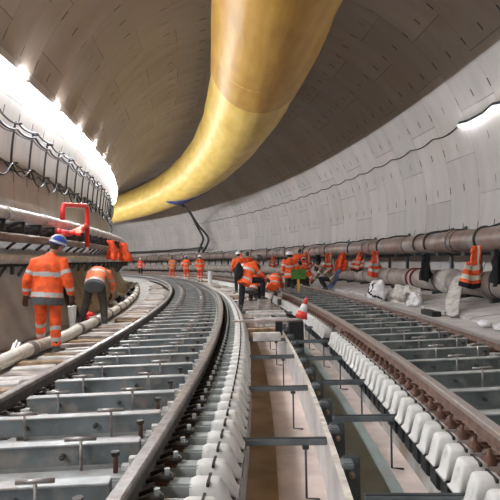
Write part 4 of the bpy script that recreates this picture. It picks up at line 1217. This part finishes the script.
# pair bending among the tools
l, r = at(.55, 16.2, -.30, 1.0)
person('grey-clad worker bending down between the tracks right of the climbing worker', l, r, dict(
    pel=(0, -.1, .78), waist=(0, .02, .9), chest=(0, .2, 1.05), neck=(.0, .36, 1.12), head=(.0, .5, 1.10), face=(0, .8, -.6), shL=(-.19, .3, 1.08), shR=(.19, .3, 1.08),
    elL=(-.22, .42, .82), elR=(.22, .42, .82), wrL=(-.12, .56, .62), wrR=(.14, .56, .62), knL=(-.14, .15, .45), knR=(.14, .15, .45)), jacket=mat('grey_work_jacket', (.25, .27, .25), .8, var=.3), trousers=M_trs_b, helmet=M_hel_w, vox=.024)
l, r = at(.25, 14.9, -.285, -.5)
person('crouching worker in orange vest over dark sleeves beside the climbing worker', l, r, dict(
    pel=(0, -.1, .50), waist=(0, .0, .64), chest=(0, .14, .82), neck=(.0, .24, .96), head=(.0, .32, 1.08), face=(.2, .9, -.4), shL=(-.19, .18, .90), shR=(.19, .18, .90),
    elL=(-.25, .34, .66), elR=(.25, .34, .66), wrL=(-.12, .5, .52), wrR=(.14, .5, .5), hiL=(-.1, -.08, .46), hiR=(.1, -.08, .46), knL=(-.18, .32, .48), knR=(.18, .32, .48), anL=(-.15, .1, .09), anR=(.15, .1, .09)), trousers=M_trs_b, helmet=M_hel_d, vox=.024, jacket=M_or2)
l, r = at(1.05, 21.5, -.335, .3)
person('worker in orange jacket with arms raised to the pipe, left of the white-helmeted pair', l, r, dict(
    elL=(-.30, .12, 1.55), elR=(.34, .10, 1.30), wrL=(-.22, .22, 1.72), wrR=(.36, .3, 1.2)), trousers=mat('grey_trousers', (.3, .3, .28), .8, var=.2), helmet=None, jacket=M_or2, vox=.024)
# standing pair with white helmets
l, r = at(2.08, 18.2, -.42, .1)
person('standing worker with white helmet and striped orange jacket directly left of the green sign', l, r, {}, trousers=M_trs_br, helmet=M_hel_w, hem=None, vox=.02, bulk=1.12)
l, r = at(2.50, 19.6, -.42, -.3)
person('second white-helmeted worker half hidden behind the one left of the green sign', l, r, {}, trousers=M_trs_b, helmet=M_hel_w, hem=None, vox=.024, jacket=M_or2)
l, r = at(3.1, 21.3, -.21, -.4)
person('bare-headed worker in orange leaning right behind the green sign', l, r, dict(chest=(.10, .05, 1.28), neck=(.18, .06, 1.44), head=(.24, .08, 1.58), shL=(-.05, .0, 1.38), shR=(.33, .05, 1.36), elR=(.50, .15, 1.48), wrR=(.62, .3, 1.62), elL=(-.14, .1, 1.12)), trousers=M_trs_b, helmet=None, hem=None, vox=.024)
# leaning worker with white trousers
l, r = at(.80, 14.6, -.30, -.5)
person('worker in dirty white trousers and orange vest bending left of the standing pair', l, r, dict(
    pel=(.06, -.10, .62), waist=(.05, .0, .72), chest=(0, .16, .82), neck=(-.04, .32, .86), head=(-.05, .44, .80), face=(0, .5, -.9), shL=(-.19, .24, .82), shR=(.15, .24, .82),
    elL=(-.2, .36, .60), elR=(.18, .36, .60), wrL=(-.1, .48, .42), wrR=(.12, .48, .42), hiL=(-.06, -.08, .58), hiR=(.14, -.08, .58), knL=(-.10, .16, .36), knR=(.18, .14, .36), anL=(-.08, -.02, .1), anR=(.2, -.02, .1)), trousers=M_trs_w, helmet=None, hem=None, jacket=M_or, vox=.022)
# crouching workers by the pipe
cr = dict(pel=(0, -.12, .46), waist=(0, -.02, .60), chest=(0, .14, .80), neck=(.0, .28, .92), head=(.0, .38, 1.02), face=(.1, .8, -.6), shL=(-.19, .2, .86), shR=(.19, .2, .86),
    elL=(-.27, .36, .60), elR=(.27, .36, .60), wrL=(-.18, .55, .38), wrR=(.2, .55, .36), hiL=(-.1, -.1, .42), hiR=(.1, -.1, .42), knL=(-.22, .28, .46), knR=(.22, .28, .46), anL=(-.17, .05, .09), anR=(.17, .05, .09))
l, r = at(3.30, 19.9, -.20, .9)
person('crouching worker in orange facing left, just right of the green sign post', l, r, cr, helmet=M_hel_d, trousers=M_trs_br, hem=None, vox=.022)
l, r = at(3.55, 21.4, -.20, -.3)
person('worker with white helmet stooping behind the crouching worker by the pipes', l, r, dict(cr, pel=(0, -.1, .75), waist=(0, 0, .88), chest=(0, .15, 1.03), neck=(0, .28, 1.13), head=(0, .38, 1.18), shL=(-.19, .2, 1.08), shR=(.19, .2, 1.08), elL=(-.27, .36, .82), elR=(.27, .36, .82), wrL=(-.18, .5, .6), wrR=(.2, .5, .6), hiL=(-.1, -.08, .72), hiR=(.1, -.08, .72)), helmet=M_hel_w, trousers=M_trs_b, jacket=M_or2, hem=None, vox=.022)
l, r = at(3.75, 18.9, -.20, 1.2)
person('crouching worker in brown-grey clothes leaning towards the blue trousers', l, r, cr, jacket=mat('brown_grey_jacket', (.20, .14, .11), .8, var=.3), bands=M_silw, helmet=None, trousers=M_trs_b, hem=None, vox=.022)
# far group on the deck between the tracks
for i, (of, s, lab, kw) in enumerate((
        (.40, 31.2, 'far worker in orange jacket and trousers with white helmet beside the white bollard', dict(helmet=M_hel_w, trousers=M_or2, tbands=M_silw)),
        (.22, 34.6, 'far worker in orange with blue-white helmet, second from the white bollard', dict(helmet=M_hel_w, hel2=M_hel_b, trousers=M_or2, tbands=M_silw)),
        (.15, 38.6, 'far worker in faded orange suit with dark helmet, third from the white bollard', dict(helmet=M_hel_d, trousers=M_or, jacket=mat('faded_orange', (.72, .2, .06), .7, var=.2))),
        (.35, 49.0, 'farthest worker in orange jacket and dark trousers near the bend', dict(helmet=M_hel_w, trousers=M_trs_b, jacket=M_or2)))):
    l, r = at(of, s, -.335, (.2, -.3, .1, 2.6)[i])
    sp = (dict(), dict(elR=(.30, .12, 1.18), wrR=(.2, .32, 1.2)), dict(anL=(-.2, .1, .1), knL=(-.16, .1, .49)), dict(elL=(-.34, -.05, 1.16), wrL=(-.4, .05, .95)))[i]
    person(lab, l, r, sp, hem=None, vox=.028, **kw)

for row in ROWS: nth(*row)
